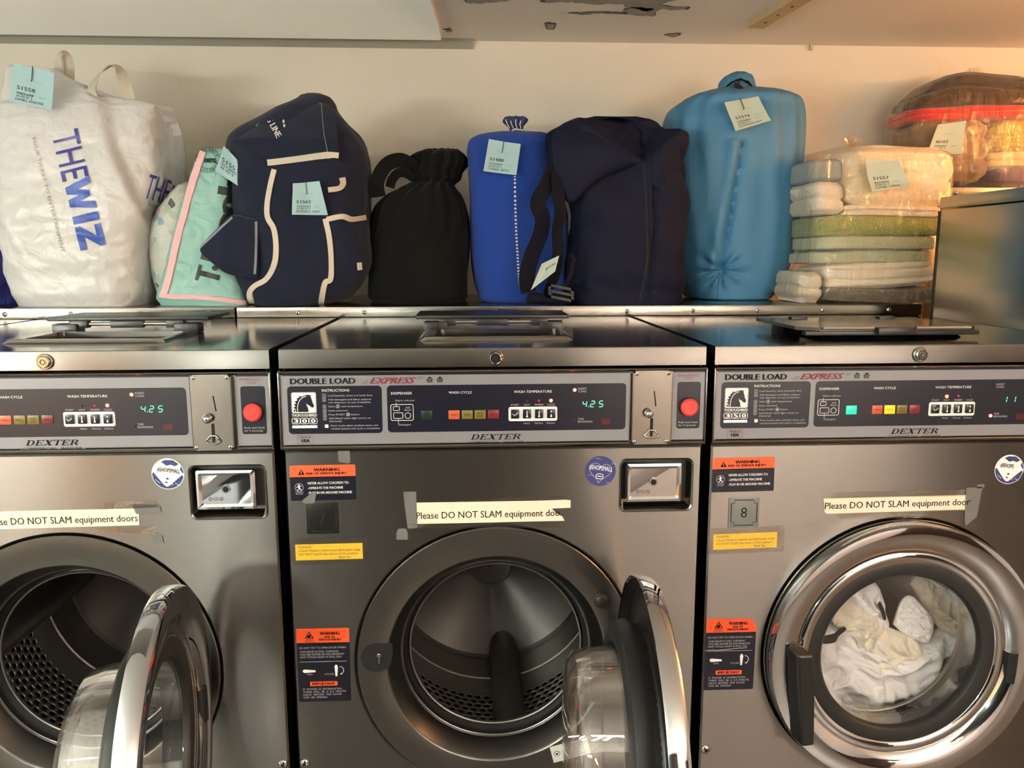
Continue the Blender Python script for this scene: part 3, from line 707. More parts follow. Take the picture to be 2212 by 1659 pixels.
def round_door(t, cen, u, n, opened):
    """chrome rim, black seal, glass bowl, hinge and latch lever; n points out of the room side of the door"""
    cen = Vector(cen); u = Vector(u); n = Vector(n)
    d = thing_part('round_door', t)
    b = MB()
    b.rev([(.2225, .004), (.226, .002), (.2275, .006), (.2265, .022), (.2235, .027), (.214, .0285), (.197, .027), (.183, .021), (.1765, .014), (.173, .0165), (.160, .0145), (.1575, .011), (.1575, .004)], cen, n, 'chrome', 112)
    b.rev([(.1575, .004), (.1600, .002), (.1605, .009), (.174, .012), (.184, .017), (.198, .022), (.214, .0245), (.2215, .020), (.2225, .004)], cen, n, 'steel_ring', 112)
    b.build('rim', d, smooth=50)
    b = MB(); b.rev([(.1600, .0125), (.1530, .0142), (.138, .0115), (.1335, .006), (.133, -.004), (.139, -.012), (.139, -.028), (.156, -.030), (.166, -.024), (.1685, -.010), (.1640, .0), (.1605, .004)], cen, n, 'black_rubber', 96, closed=True)
    b.build('door_seal', d)
    q_ = 1 if opened else .62
    b = MB(); b.rev([(.134, .004), (.1325, .0), (.1315, -.060*q_), (.1265, -.082*q_), (.112, -.092*q_), (.06, -.095*q_), (0, -.096*q_)], cen, n, 'glass', 96)
    if opened: b.rev([(.1275, .0), (.1265, -.058), (.121, -.078), (.108, -.087), (.06, -.090), (0, -.091)], cen, n, 'glass', 96)
    b.build('glass_bowl', d)
    fr = Matrix((u, Vector((0, 0, 1)), n)).transposed(); pos = lambda a, z, o: cen+fr @ Vector((a, z, o))
    # latch lever at the free edge (-u side here: u points from the hinge to the free edge)
    b = MB(); up = Vector((0, 0, 1))
    b.tube([pos(.188, .0165, .0), pos(.188, .0165, .030)], .014, 'black_plastic', 18)
    prof = [(.203, .030), (.177, .030), (.172, -.02), (.1665, -.128), (.1875, -.130), (.200, -.02)]
    m_ = len(prof)
    vs = [pos(a-.012*k_, z-.008*k_, .028+k_*.022) for k_ in (0, 1) for a, z in prof]
    b.add(vs, [tuple(range(m_)), tuple(range(2*m_-1, m_-1, -1))]+[(i, m_+i, m_+(i+1) % m_, (i+1) % m_) for i in range(m_)], 'black_plastic')
    hd = b.build('latch_lever', d, smooth=30)
    md = hd.modifiers.new('bevel', 'BEVEL'); md.width = .004; md.segments = 3; md.limit_method = 'ANGLE'
    b = MB()
    b.tube([pos(-.186, -.052, .016), pos(-.186, .002, .016)], .011, 'black_plastic', 14); b.build('door_hinge', d)
    return d
def thing_part(name, t):
    o = bpy.data.objects.new(name, None); COL.objects.link(o); o.parent = t; o.empty_display_size = .05; return o

# ---- stickers on the fronts
def skew(x0, z0, ang):
    c, s = math.cos(math.radians(ang)), math.sin(math.radians(ang))
    return lambda y: (lambda x, z: (x0+(x-x0)*c-(z-z0)*s, y, z0+(x-x0)*s+(z-z0)*c))
def warn_children(t, x, z, ang=0):
    b = MB(); F = skew(x, z, ang); w_, h_ = .1010, .0565
    f1, f2, f3 = F(-.0006), F(-.0009), F(-.0011)
    b.rect(x, z-h_, x+w_, z-.0185, 0, 'navy', .002, f1); b.rect(x, z-.0195, x+w_, z, 0, 'orange', .002, f1)
    b.poly([(x+.0125, z-.0150), (x+.0232, z-.0150), (x+.0178, z-.0058)], 0, 'black_print', f2); b.rect(x+.0172, z-.0136, x+.0184, z-.0085, 0, 'orange', 0, f3)
    b.text('WARNING', x+.0365, z-.0098, .0050, 0, 'black_print', x1=x+.0770, bold=.035, fn=f2); b.text('RISK OF SERIOUS INJURY', x+.0250, z-.0148, .0034, 0, 'black_print', x1=x+.0875, bold=.03, fn=f2)
    b.oline([(x+.0135+.0064*math.cos(a*PI/12), z-.0350+.0064*math.sin(a*PI/12)) for a in range(24)], .0007, 0, 'grey_print', f2)
    b.disc(x+.0132, z-.0312, .0013, 0, 'paper_white', f2, 10)
    for pl in ([(.0120, -.0325), (.0142, -.0325), (.0152, -.0370), (.0128, -.0372)], [(.0128, -.0368), (.0140, -.0372), (.0110, -.0402), (.0100, -.0398)], [(.0136, -.0368), (.0152, -.0366), (.0176, -.0396), (.0166, -.0402)], [(.0125, -.0330), (.0092, -.0345), (.0095, -.0354), (.0125, -.0342)], [(.0142, -.0330), (.0170, -.0322), (.0172, -.0330), (.0142, -.0342)]):
        b.poly([(x+a, z+c) for a, c in pl], 0, 'paper_white', f2)
    b.text('CHILDREN', x+.0135, z-.0440, .0018, 0, 'grey_print', al='C', fn=f2); b.text('PLAYING', x+.0135, z-.0466, .0018, 0, 'grey_print', al='C', fn=f2)
    for s, zz, xe in (('NEVER ALLOW CHILDREN TO:', .0305, .0905), ('-OPERATE THE MACHINE', .0383, .0810), ('-PLAY IN OR AROUND MACHINE', .0460, .0945)):
        b.text(s, x+.0270, z-zz, .0038, 0, 'paper_white', x1=x+xe, bold=.012, fn=f2)
    b.build('warning_sticker', t, smooth=0)['label'] = 'orange and navy sticker about children'
def warn_door(t, x, z, torn=False):
    b = MB(); F = skew(x, z, -.3); f1, f2, f3 = F(-.0006), F(-.0009), F(-.0011); w_, h_ = .0840, .1265
    b.rect(x, z-h_, x+w_, z-.0245, 0, 'navy', .002, f1)
    if torn: b.poly([(x, z-.0255), (x+w_, z-.0255), (x+w_, z-.010), (x+w_-.014, z-.0005), (x+.001, z), (x, z-.001)], 0, 'orange', f1)
    else: b.rect(x, z-.0255, x+w_, z, 0, 'orange', .002, f1)
    b.poly([(x+.0130, z-.0170), (x+.0280, z-.0170), (x+.0205, z-.0045)], 0, 'black_print', f2); b.poly([(x+.0153, z-.0158), (x+.0257, z-.0158), (x+.0205, z-.0070)], 0, 'orange', f3)
    b.disc(x+.0200, z-.0135, .0032, 0, 'black_print', F(-.0013), 12, .0022); b.rect(x+.0195, z-.0125, x+.0225, z-.0100, 0, 'black_print', 0, F(-.0013))
    b.text('DANGER', x+.0205, z-.0200, .0020, 0, 'black_print', al='C', fn=f2); b.text('PELIGROSO', x+.0205, z-.0228, .0020, 0, 'black_print', al='C', fn=f2)
    b.text('WARNING', x+.0370, z-.0112, .0052, 0, 'black_print', x1=x+.0690, bold=.03, fn=f2); b.text('RISK OF', x+.0530, z-.0163, .0032, 0, 'black_print', al='C', bold=.03, fn=f2); b.text('SERIOUS INJURY', x+.0350, z-.0208, .0034, 0, 'black_print', x1=x+.0715, bold=.03, fn=f2)
    for s, zz, xa, xe in (('DO NOT TRY TO OPEN DOOR WHEN:', .0345, .0035, .0785), ('-THE DRUM IS STILL TURNING', .0410, .0035, .0660), ('-YOU SEE WATER IN THE WINDOW', .0458, .0035, .0750), ('-ANY CYCLE LIGHT IS STILL ON', .0505, .0035, .0695)):
        b.text(s, x+xa, z-zz, .0030, 0, 'grey_print', x1=x+xe, bold=.01, fn=f2)
    b.rect(x+.0035, z-.0573, x+.0785, z-.0566, 0, 'grey_print', 0, f2)
    b.poly([(x+.0085, z-.0712), (x+.0105, z-.0700), (x+.0285, z-.0718), (x+.0285, z-.0750), (x+.0105, z-.0762), (x+.0080, z-.0738)], 0, 'paper_white', f2); b.text('OPEN', x+.0190, z-.0800, .0024, 0, 'grey_print', al='C', fn=f2)
    b.poly([(x+.0590, z-.0660), (x+.0605, z-.0630), (x+.0628, z-.0630), (x+.0645, z-.0660), (x+.0630, z-.0830), (x+.0602, z-.0830)], 0, 'paper_white', f2); b.text('LATCHED', x+.0430, z-.0800, .0024, 0, 'grey_print', x1=x+.0580, fn=f2)
    b.oline([(x+.0670+.0065*math.cos(a), z-.0725+.0065*math.sin(a)) for a in [PI/2-PI*.9*i/10 for i in range(11)]], .0009, 0, 'paper_white', f2, closed=False); b.poly([(x+.0672, z-.0792), (x+.0715, z-.0765), (x+.0712, z-.0802)], 0, 'paper_white', f2)
    b.rect(x+.0190, z-.0990, x+.0630, z-.0915, 0, 'orange', .001, f2); b.text('IMPORTANT', x+.0225, z-.0975, .0046, 0, 'black_print', x1=x+.0595, bold=.03, fn=f3)
    for s, zz, xe in (('IF  POWER  IS  INTERRUPTED,', .1060, .0705), ('THERE  WILL  BE  A  2-3  MINUTE', .1108, .0760), ('DELAY  BEFORE  THE  DOOR', .1156, .0690), ('CAN  BE  OPENED', .1204, .0460)):
        b.text(s, x+.0075, z-zz, .0029, 0, 'grey_print', x1=x+xe, fn=f2)
    if torn: b.oline([(x-.001, z-.0555), (x+.012, z-.0545), (x+.02, z-.0555), (x+.05, z-.0530), (x+.07, z-.0520)], .0006, 0, 'paper_white', f3, closed=False)
    b.build('warning_sticker', t, smooth=0)['label'] = 'orange and navy sticker about opening the door'
def number_plate(t, x, z, ch, dark):
    b = MB(); w_, h_ = .0500, .0500; pm = 'badge_dark' if dark else 'badge'
    b.box(x, -.0016, z-h_, x+w_, 0, z, pm, .0006)
    q = [(.009, .004), (.041, .004), (.041, .009), (.046, .009), (.046, .041), (.041, .041), (.041, .046), (.009, .046), (.009, .041), (.004, .041), (.004, .009), (.009, .009)]
    b.oline([(x+a, z-h_+c) for a, c in q], .0014, -.0019, 'dark')
    b.text(ch, x+.0250, z-.0330, .0165, -.0019, 'dark', al='C'); b.build('number_plate', t, smooth=20)
def yellow_note(t, x, z, ang=0, tape=False):
    b = MB(); F = skew(x, z, ang); f1, f2, f3 = F(-.0006), F(-.0009), F(-.0012); w_, h_ = .1050, .0262
    b.rect(x, z-h_, x+w_, z, 0, 'sign_yellow', 0, f1)
    b.text('PLEASE:', x+.0055, z-.0062, .0036, 0, 'sign_ink', x1=x+.0268, fn=f2); b.text('Check Washers before and after your usage', x+.0055, z-.0122, .0036, 0, 'sign_ink', x1=x+.1015, fn=f2)
    b.text('DO NOT SLAM the doors of the washers', x+.0055, z-.0182, .0036, 0, 'sign_ink', x1=x+.0980, fn=f2); b.text('Thank You', x+.0670, z-.0240, .0034, 0, 'black_print', x1=x+.0860, shear=.4, fn=f2)
    o = b.build('yellow_notice', t, smooth=0)
    b = MB(); b.rect(x-.008, z-.0335, x+(.117 if tape else .113), z+.0105, 0, 'sticky_tape', .001, f3); b.build('clear_tape', o, smooth=0)
def slam_note(t, x0, z0, x1, z1, tx0, tx1, tz, words, ang, torn):
    b = MB(); F = skew(x0, z0, ang); f1, f2 = F(-.0008), F(-.0012)
    rn = random.Random(int((x0+2)*1000))
    if torn: pl = [(x0, z1), (x0+.006, z0+.002), (x0+.012, z0), (x1, z0), (x1-.004, z0+.008), (x1-.012, z0+.012), (x1-.022, z0+.022), (x1-.016, z0+.024), (x1+.009, z0+.026), (x1+.010, z1-.003), (x1+.002, z1), (x1-.04, z1-.001)]
    else: pl = [(x0, z1), (x0+.003, z0+.003), (x0+.007, z0), (x1-.001, z0), (x1, z1-.001), (x0+.1, z1)]
    b.poly(pl, 0, 'paper_cream', f1); b.text(words, tx0, tz, .0108, 0, 'black_print', x1=tx1, bold=.006, fn=f2)
    o = b.build('paper_notice', t, smooth=0)
    return o
def tape_bit(par, pts, m='tape', y=-.0013):
    b = MB(); b.poly(pts, y, m); return b.build('tape_strip', par, smooth=0)
def heart(cx, cz, s): return [(cx+s*.060*16*math.sin(a)**3, cz+s*.060*(13*math.cos(a)-5*math.cos(2*a)-2*math.cos(3*a)-math.cos(4*a))) for a in [2*PI*i/40 for i in range(40)]]
def shop_sticker(t, cx, cz, worn, part=False):
    b = MB(); F = skew(cx, cz, -8); f1, f2, f3, f4 = F(-.0006), F(-.0009), F(-.0012), F(-.0015); R_ = .0245
    if not worn:
        b.disc(cx, cz, R_, 0, 'shop_navy', f1, 48); b.oline(heart(cx, cz-.001, .0185), .0007, 0, 'grey_print', f2)
        b.text('#SHOPSMALL', cx-.0185, cz+.0015, .0072, 0, 'paper_white', x1=cx+.0185, bold=.01, fn=f2)
        b.oline(rrect(cx-.0055, cz-.0125, cx+.0055, cz-.0045, .003), .0010, 0, 'paper_white', f2); b.rect(cx-.0035, cz-.0092, cx+.0035, cz-.0078, 0, 'paper_white', 0, f2)
        for a, c, l in ((.016, .014, .007), (-.019, -.009, .009), (-.010, .019, .008), (.012, -.018, .006)): b.oline([(cx+a, cz+c), (cx+a+l*.5, cz+c+.0016), (cx+a+l, cz+c-.0004)], .0006, 0, 'grey_print', f2, closed=False)
    else:
        b.disc(cx, cz, R_, 0, 'paper_white', f1, 48)
        ring = [(cx+(R_-.001)*math.cos(a), cz+(R_-.001)*math.sin(a)) for a in [PI*1.02+PI*.96*i/24 for i in range(25)]]
        hh = [(cx+.0215, cz+.001), (cx+.015, cz-.006), (cx+.004, cz-.0185), (cx, cz-.0205), (cx-.005, cz-.0175), (cx-.015, cz-.007), (cx-.0215, cz+.000)]
        b.poly(ring+hh, 0, 'shop_navy', f2)
        b.poly([(cx-.012, cz+.018), (cx-.006, cz+.0215), (cx+.006, cz+.0225), (cx+.015, cz+.0175), (cx+.010, cz+.0135), (cx+.003, cz+.0150), (cx-.003, cz+.0125)], 0, 'shop_navy', f2)
        b.poly([(cx+.0185, cz+.015), (cx+.0232, cz+.006), (cx+.0225, cz+.003), (cx+.0175, cz+.009)], 0, 'shop_navy', f2)
        for i in range(4): b.oline([(cx-.018+.010*i, cz-.011-.002*(i % 2)), (cx-.010+.010*i, cz-.0165)], .0006, 0, 'paper_white', f3, closed=False)
        b.text('#SHOPS' if part else '#SHOPSMALL', cx-.0165, cz+.0025, .0066, 0, 'black_print', x1=cx+(.006 if part else .0185), bold=.012, fn=f3)
        b.disc(cx, cz-.0075, .0022, 0, 'shop_navy', f3, 14, .0016); b.disc(cx-.001, cz-.0135, .0022, 0, 'shop_navy', f3, 14, .0012)
    b.build('round_sticker', t, smooth=0)

LIGHTS = ((-.1064, 'dispenser', 'green'), (-.0644, 'WASH', 'wash'), (-.0440, 'RINSE', 'olive'), (-.0241, 'FINAL\nRINSE', 'olive'), (-.0036, 'SPIN', 'red'))
def washer(i, label, model, lit, digs, opened):
    t = thing('washing_machine', label, 'washing machine', (i*P, 0, 0), 'front-loading washing machines in a row')
    b = MB(); b.box(-.322, .02, .15, .322, .615, .50, 'black_paint'); b.box(-.322, .02, 1.0, .322, .615, 1.19, 'black_paint')
    for s in (-1, 1): b.box(s*.322-.001, .003, .5, s*.322+.001, .615, 1.219, 'black_paint')
    b.box(-.322, .60, .5, .322, .615, 1.0, 'black_paint')
    b.build('cabinet', t)
    lid_top(t); dispenser_lid(t, opened)
    front_panel(t)
    ring_and_drum(t, -82 if i == 0 else (-58 if i < 0 else 90))
    cp = control_panel(t, model)
    # lit and unlit signal windows
    for x, w_, kind in LIGHTS:
        m_ = {'green': 'lens_green' if 'green' in lit else 'lens_green_off', 'wash': 'lens_wash', 'olive': 'lens_amber' if ('amber' in lit and w_ == 'RINSE') else 'lens_olive', 'red': 'lens_red'}[kind]
        b = MB(); b.box(x-.0085, -.0058, 1.1402, x+.0085, -.0046, 1.1540, m_, .0008)
        if kind != 'green':
            for q, ln_ in enumerate(w_.split('\n')): b.text(ln_, x, 1.1458+(.0018 if '\n' in w_ else 0)-.0042*q, .0026, -.0061, 'window_red', al='C')
        b.build('cycle_light', cp)
    for x, ic in ((.0297, 'v'), (.0482, 'h'), (.0669, 'w'), (.0857, 'c')): rocker(cp, x, ic)
    for nme, x, z in (('insert', .1224, 1.1838), ('cold', .0856, 1.1677), ('warm', .0669, 1.1676), ('hot', .0480, 1.1672), ('time', .1230, 1.1350)):
        b = MB(); b.dome((x, -.005, z), (0, -1, 0), .0026 if nme in lit else .0018, .0016, 'led_red' if nme in lit else ('led_dim' if nme == 'warm' else 'led_off'), 14); b.build('indicator_light', cp)
    b = MB(); b.rect(.1653, 1.1285, .1795, 1.1378, -.0050, 'window_red'); b.build('time_window', cp)
    digits(cp, digs)
    coin_slide(t)
    b = MB(); b.cyl((.3016, -.0048, 1.1555), (0, -1, 0), .0150, .004, 'black_plastic', 32, .001); b.cyl((.3016, -.0088, 1.1555), (0, -1, 0), .0138, .007, 'red_button', 36, .0030); b.build('emergency_stop_button', t)
    b = MB(); b.cyl((0, -.002, 1.2346), (0, -1, 0), .0118, .004, 'chrome_satin', 32, .001); b.cyl((0, -.006, 1.2346), (0, -1, 0), .0092, .004, 'chrome', 32, .0015)
    b.rev([(.0030, .0086), (.0040, .0086)], (0, -.0020, 1.2346), (0, -1, 0), 'dark', 20); b.cyl((0, -.0100, 1.2346), (0, -1, 0), .0058, .0008, 'chrome_satin', 24); b.rev([(.0030, 0), (.0040, 0)], (0, -.0110, 1.2346), (0, -1, 0), 'dark', 20)
    b.box(-.0044, -.0112, 1.2342, -.0020, -.0108, 1.2352, 'dark'); b.build('lid_lock', t)
    for s in (-1, 1):
        b = MB(); b.dome((s*.3175, 0, .5648), (0, -1, 0), .0082, .0050, 'chrome', 20); b.cyl((s*.3175, -.0044, .5648), (0, -1, 0), .0028, .001, 'dark', 10); b.build('panel_screw', t)
    return t

t7 = washer(0, 'middle washing machine with the black number 7 plate and its round door open', '300', ('insert', 'cold'), (('4', .1345), ('.', .1440), ('2', .1468), ('5', .1600)), True)
t6 = washer(-1, 'left washing machine with its chrome round door swung open towards the middle machine', '300', ('insert', 'cold'), (('4', .1345), ('.', .1440), ('2', .1468), ('5', .1600)), True)
t8 = washer(1, 'right washing machine with the number 8 plate, door shut on white laundry', '350', ('hot', 'time', 'green', 'amber'), (('1', .1405), ('1', .1545)), False)
def swing(t, th, tilt=0):
    a = math.radians(th); u = Vector((-math.cos(a), -math.sin(a), 0)); n = Vector((math.sin(a), -math.cos(a), 0))
    c = Vector((.19, -.012, RZ))+u*.238
    d = round_door(t, c, u, n, True)
    b = MB(); h = Vector((.188, -.002, RZ))
    b.box(.150, -.034, RZ-.062, .205, -.0032, RZ+.012, 'black_plastic', .006); b.build('hinge_block', t)
swing(t7, 87); swing(t6, 98)
round_door(t8, (0, -.006, RZ), (-1, 0, 0), (0, -1, 0), False)

# machine 7: stickers, notes, tape
warn_children(t7, -.3198, 1.0690, .3); warn_door(t7, -.3212, .8003); number_plate(t7, -.2970, 1.0085, '7', True); yellow_note(t7, -.3165, .9412, .3)
o = slam_note(t7, -.1365, .9710, .1090, 1.0062, -.1258, .1040, .9795, 'Please DO NOT SLAM equipment doo.', .2, True)
tape_bit(o, [(-.1455, 1.0243), (-.1255, 1.0243), (-.1245, .9645), (-.1400, .9640)]); tape_bit(o, [(-.060, 1.0105), (.105, 1.0130), (.112, 1.0060), (-.050, 1.0058)], 'sticky_tape'); tape_bit(o, [(.080, 1.0060), (.1180, 1.0062), (.1185, .9935), (.086, .9925)], 'paper_cream')
tape_bit(o, [(-.136, .9720), (.100, .9700), (.104, .9610), (-.120, .9640)], 'sticky_tape')
tape_bit(t7, [(-.1580, .9460), (-.1400, .9460), (-.1400, .9590), (-.1430, .9645), (-.1540, .9645), (-.1575, .9590)]); tape_bit(t7, [(-.2443, 1.0915), (-.2263, 1.0915), (-.2258, 1.0735), (-.2290, 1.0712), (-.2440, 1.0738)])
tape_bit(t7, [(-.3030, 1.0125), (-.2860, 1.0260), (-.2800, 1.0240), (-.2850, 1.0030), (-.2910, 1.0010)])
shop_sticker(t7, .1652, 1.0525, False)
b = MB(); F = skew(.11, .588, 14); b.rect(.086, .556, .150, .586, 0, 'paper_white', 0, F(-.0034)); b.disc(.095, .571, .0052, 0, 'black_print', F(-.0037), 20); b.disc(.095, .571, .0044, 0, 'paper_white', F(-.0040), 20); b.disc(.095, .571, .0020, 0, 'black_print', F(-.0043), 12)
for q in range(6): b.rect(.112, .560+.004*q, .142, .5612+.004*q, 0, 'grey_print', 0, F(-.0037))
b.build('certification_label', t7, smooth=0)
# machine 8
warn_children(t8, -.3250, 1.0708, .6); warn_door(t8, -.3245, .7990, True); number_plate(t8, -.2958, 1.0050, '8', False); yellow_note(t8, -.3190, .9440, 1.2, True)
o = slam_note(t8, -.1405, .9750, .1105, 1.0010, -.1375, .1050, .9832, 'Please DO NOT SLAM equipment door', .6, False)
tape_bit(o, [(.0960, 1.0150), (.1230, 1.0160), (.1190, .9650), (.1010, .9500), (.0980, .9600)]); tape_bit(o, [(.114, 1.020), (.127, 1.021), (.126, 1.014), (.114, 1.0135)]); tape_bit(o, [(-.126, 1.0112), (.095, 1.0120), (.095, 1.001), (-.130, 1.001)], 'sticky_tape'); tape_bit(o, [(-.12, .9760), (.095, .9790), (.097, .964), (-.11, .966)], 'sticky_tape')
shop_sticker(t8, .1660, 1.0445, True, True)
# left machine
o = slam_note(t6, -.1150, .9755, .1180, 1.0035, -.1130, .1157, .9820, 'Please DO NOT SLAM equipment doors', .6, False)
tape_bit(o, [(.1080, 1.0115), (.1500, 1.0100), (.1520, .9980), (.1140, .9960)]); tape_bit(o, [(.050, .9750), (.144, .9760), (.142, .9620), (.060, .9690)], 'sticky_tape'); tape_bit(o, [(.060, 1.0160), (.146, 1.0180), (.150, 1.0060), (.060, 1.0040)], 'sticky_tape')
tape_bit(t6, [(.1345, .9600), (.1500, .9610), (.1520, .9490), (.1380, .9470)])
shop_sticker(t6, .1658, 1.0590, True)
# the next machine of the row at the far left: only its top can be seen
t5 = thing('washing_machine', 'steel washing machine top beside the left machine at the frame edge', 'washing machine', (-2*P, 0, 0), 'front-loading washing machines in a row')
b = MB(); b.box(-.322, .02, .15, .322, .615, 1.219, 'black_paint'); b.build('cabinet', t5)
lid_top(t5); front_panel(t5); ring_and_drum(t5, 60)
mat('steel_side', (0.74, 0.70, 0.64), 0.24, 1.0, bumps=((8, 0.012, (1, 1, 1), 2),))
mat('white_tab', 'c9b79b', 0.6)
# ------------------------------------------------------------------ the steel shelf behind the machines
SHELF = 1.2745
def screw_head(par, x, y, z, r=.0055):
    b = MB(); b.dome((x, y, z), (0, -1, 0), r, .0032, 'chrome', 14); b.box(x-.0008, y-.0036, z-.003, x+.0008, y-.0030, z+.003, 'dark'); b.build('screw', par)
def shelf(label, x0, x1, screws):
    t = thing('steel_shelf', label, 'shelf', (0, 0, 0), 'steel shelves behind the machines')
    b = MB(); b.box(x0, .635, SHELF-.0035, x1, WALL_Y-.002, SHELF, 'steel_lip', .0015); b.build('deck', t)
    b = MB(); b.box(x0, .633, SHELF-.0255, x1, .637, SHELF-.0008, 'steel_lip', .0012); lp = b.build('front_lip', t)
    b = MB(); b.box(x0+.002, .640, 0, x1-.002, .645, SHELF-.004, 'steel_lip'); b.build('riser_panel', t)
    for px, py in screws:
        q = at(px, py, .633); screw_head(lp, q.x, .633, SHELF-.0128)
    return t
xs_ = at(511, 676, .635).x; xe_ = at(1990, 665, .635).x
shelf('long brushed steel shelf with screws along its lip behind machines 7 and 8', xs_+.001, xe_, [(643, 675), (787, 675), (930, 675), (1072, 675), (1214, 674), (1355, 671), (1497, 670), (1637, 669), (1777, 667), (1920, 666)])
shelf('short steel shelf at the left under the white and mint bags', XL, xs_-.0035, [(10, 675), (153, 675), (302, 676), (450, 678)])

# ------------------------------------------------------------------ the taller machine at the right and the high shelf behind it
t = thing('tall_washer', 'tall brushed steel machine at the right, side panel facing the towels', 'washing machine', (0, 0, 0))
TX = 1.006
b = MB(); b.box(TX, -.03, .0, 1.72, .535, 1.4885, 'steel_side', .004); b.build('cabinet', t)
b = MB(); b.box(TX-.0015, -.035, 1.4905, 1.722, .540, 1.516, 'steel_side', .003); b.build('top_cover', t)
b = MB(); b.box(TX+.004, .5355, .1, 1.71, .552, 1.486, 'black_paint'); b.build('back_cover', t)
US = at(2100, 405, .95).z
ux0 = at(2018, 420, .95).x
t = thing('high_shelf', 'narrow high steel shelf behind the tall machine, carrying the clothes bag', 'shelf')
b = MB(); b.box(ux0, .95, US-.003, XR-.01, WALL_Y-.002, US, 'steel_lip', .001); b.build('deck', t)
b = MB(); b.box(ux0+.045, .946, US-.035, XR-.01, .950, US-.0005, 'steel_lip', .001); lp = b.build('front_lip', t)
q = at(2065, 417, .946); screw_head(lp, q.x, .946, q.z)
b = MB(); b.box(ux0, .944, US-.034, ux0+.042, .950, US-.0005, 'white_tab', .001); b.build('lip_end', t)
x0 = at(2002, 560, .955).x; x1 = at(2030, 560, .955).x
b = MB(); b.box(x0, .953, 0, x1+.03, .99, US-.004, 'steel_side', .003); b.build('post', t)
b = MB(); b.box(x0-.05, .952, at(2010, 488, .95).z, x1+.05, .9525, US-.036, 'black_paint'); b.build('bracket', t)

# ------------------------------------------------------------------ cloth and bags
mat('tarp_blue', '2a2a78', 0.35, bumps=((8, 0.35, (1, 1, 1), 1.5, .8), (22, 0.25, (1, 1, 1), 1.5, .8)), var=(8, 0.15, (1, 1, 1)))
mat('white_bag', (0.84, 0.835, 0.835), 0.33, bumps=((5, 0.42, (1, 1, 1.3), 1, .6), (13, 0.26, (1, 1, 1.2), 1.5, .8), (38, .10, (1, 1, 1), 1, .5)))
mat('bag_strap', (0.76, 0.73, 0.67), 0.6, bumps=((120, 0.15, (1, 1, 1), 2),))
mat('print_blue', '2b50b4', 0.4, bumps=((34, 0.3, (1, 1, 1), 4),))
mat('print_violet', '3d3f96', 0.4)
mat('print_faint', '8f8c92', 0.5)
mat('mint', '8cbdb4', 0.42, bumps=((8, 0.35, (1, 1, 1), 1.5, .8), (22, 0.25, (1, 1, 1), 1.5, .8)))
mat('pink_tape', 'eebcc0', 0.5, bumps=((60, 0.3, (1, 1, 1), 3),))
mat('mint_ink', '12201f', 0.45, bumps=((40, 0.3, (1, 1, 1), 4),))
mat('navy_cotton', '191e33', 0.88, sheen=.08, bumps=((6, 0.35, (1, 1, 1), 3), (420, 0.10, (1, 1, 1), 2)), spec=.2)
mat('cream_tape', 'd8cdbd', 0.7, bumps=((160, 0.2, (1, 1, 1), 2),))
mat('overlock', '8d93a0', 0.8, bumps=((300, 0.4, (1, 1, 1), 2),))
mat('black_cloth', '060606', 0.85, sheen=.03, bumps=((7, 0.4, (1, 1, .5), 3), (350, 0.08, (1, 1, 1), 2)), spec=.2)
mat('royal_cotton', '1d3f94', 0.85, sheen=.08, bumps=((7, 0.25, (1, 1, 1), 3), (420, 0.12, (1, 1, 1), 2)), spec=.2)
mat('tuft_cloth', '2e3a60', 0.8)
mat('white_cord', 'eae4da', 0.7)
mat('navy_nylon', '10132a', 0.8, bumps=((6, 0.3, (1, 1, 1), 3), (500, 0.06, (1, 1, 1), 2)), spec=.25)
mat('webbing', '0a0c1a', 0.8, spec=.2, bumps=((260, 0.1, (1, 3, 1), 2),))
mat('teal_nylon', '4480aa', 0.55, bumps=((10, 0.3, (1, 1, .25), 4), (500, 0.05, (1, 1, 1), 2)))
mat('thread_dark', '10121f', 0.8)
mat('thread_teal', '2e6a8d', 0.7)
mat('ticket_blue', 'a4c6cd', 0.6)
mat('ticket_green', 'b2c4b8', 0.6)
mat('ticket_ink', '2c3c44', 0.6)
mat('ticket_faint', '7fa4a8', 0.6)
mat('wire', '3a3a38', 0.35, .8)
def cr(p, t):                                             # Catmull-Rom through a list of tuples
    n = len(p)-1; x = min(max(t, 0), 1)*n; i = min(int(x), n-1); f = x-i
    a, b, c, d = p[max(i-1, 0)], p[i], p[i+1], p[min(i+2, n)]
    return tuple(.5*(2*B+(C-A)*f+(2*A-5*B+4*C-D)*f*f+(3*B-A-3*C+D)*f**3) for A, B, C, D in zip(a, b, c, d))
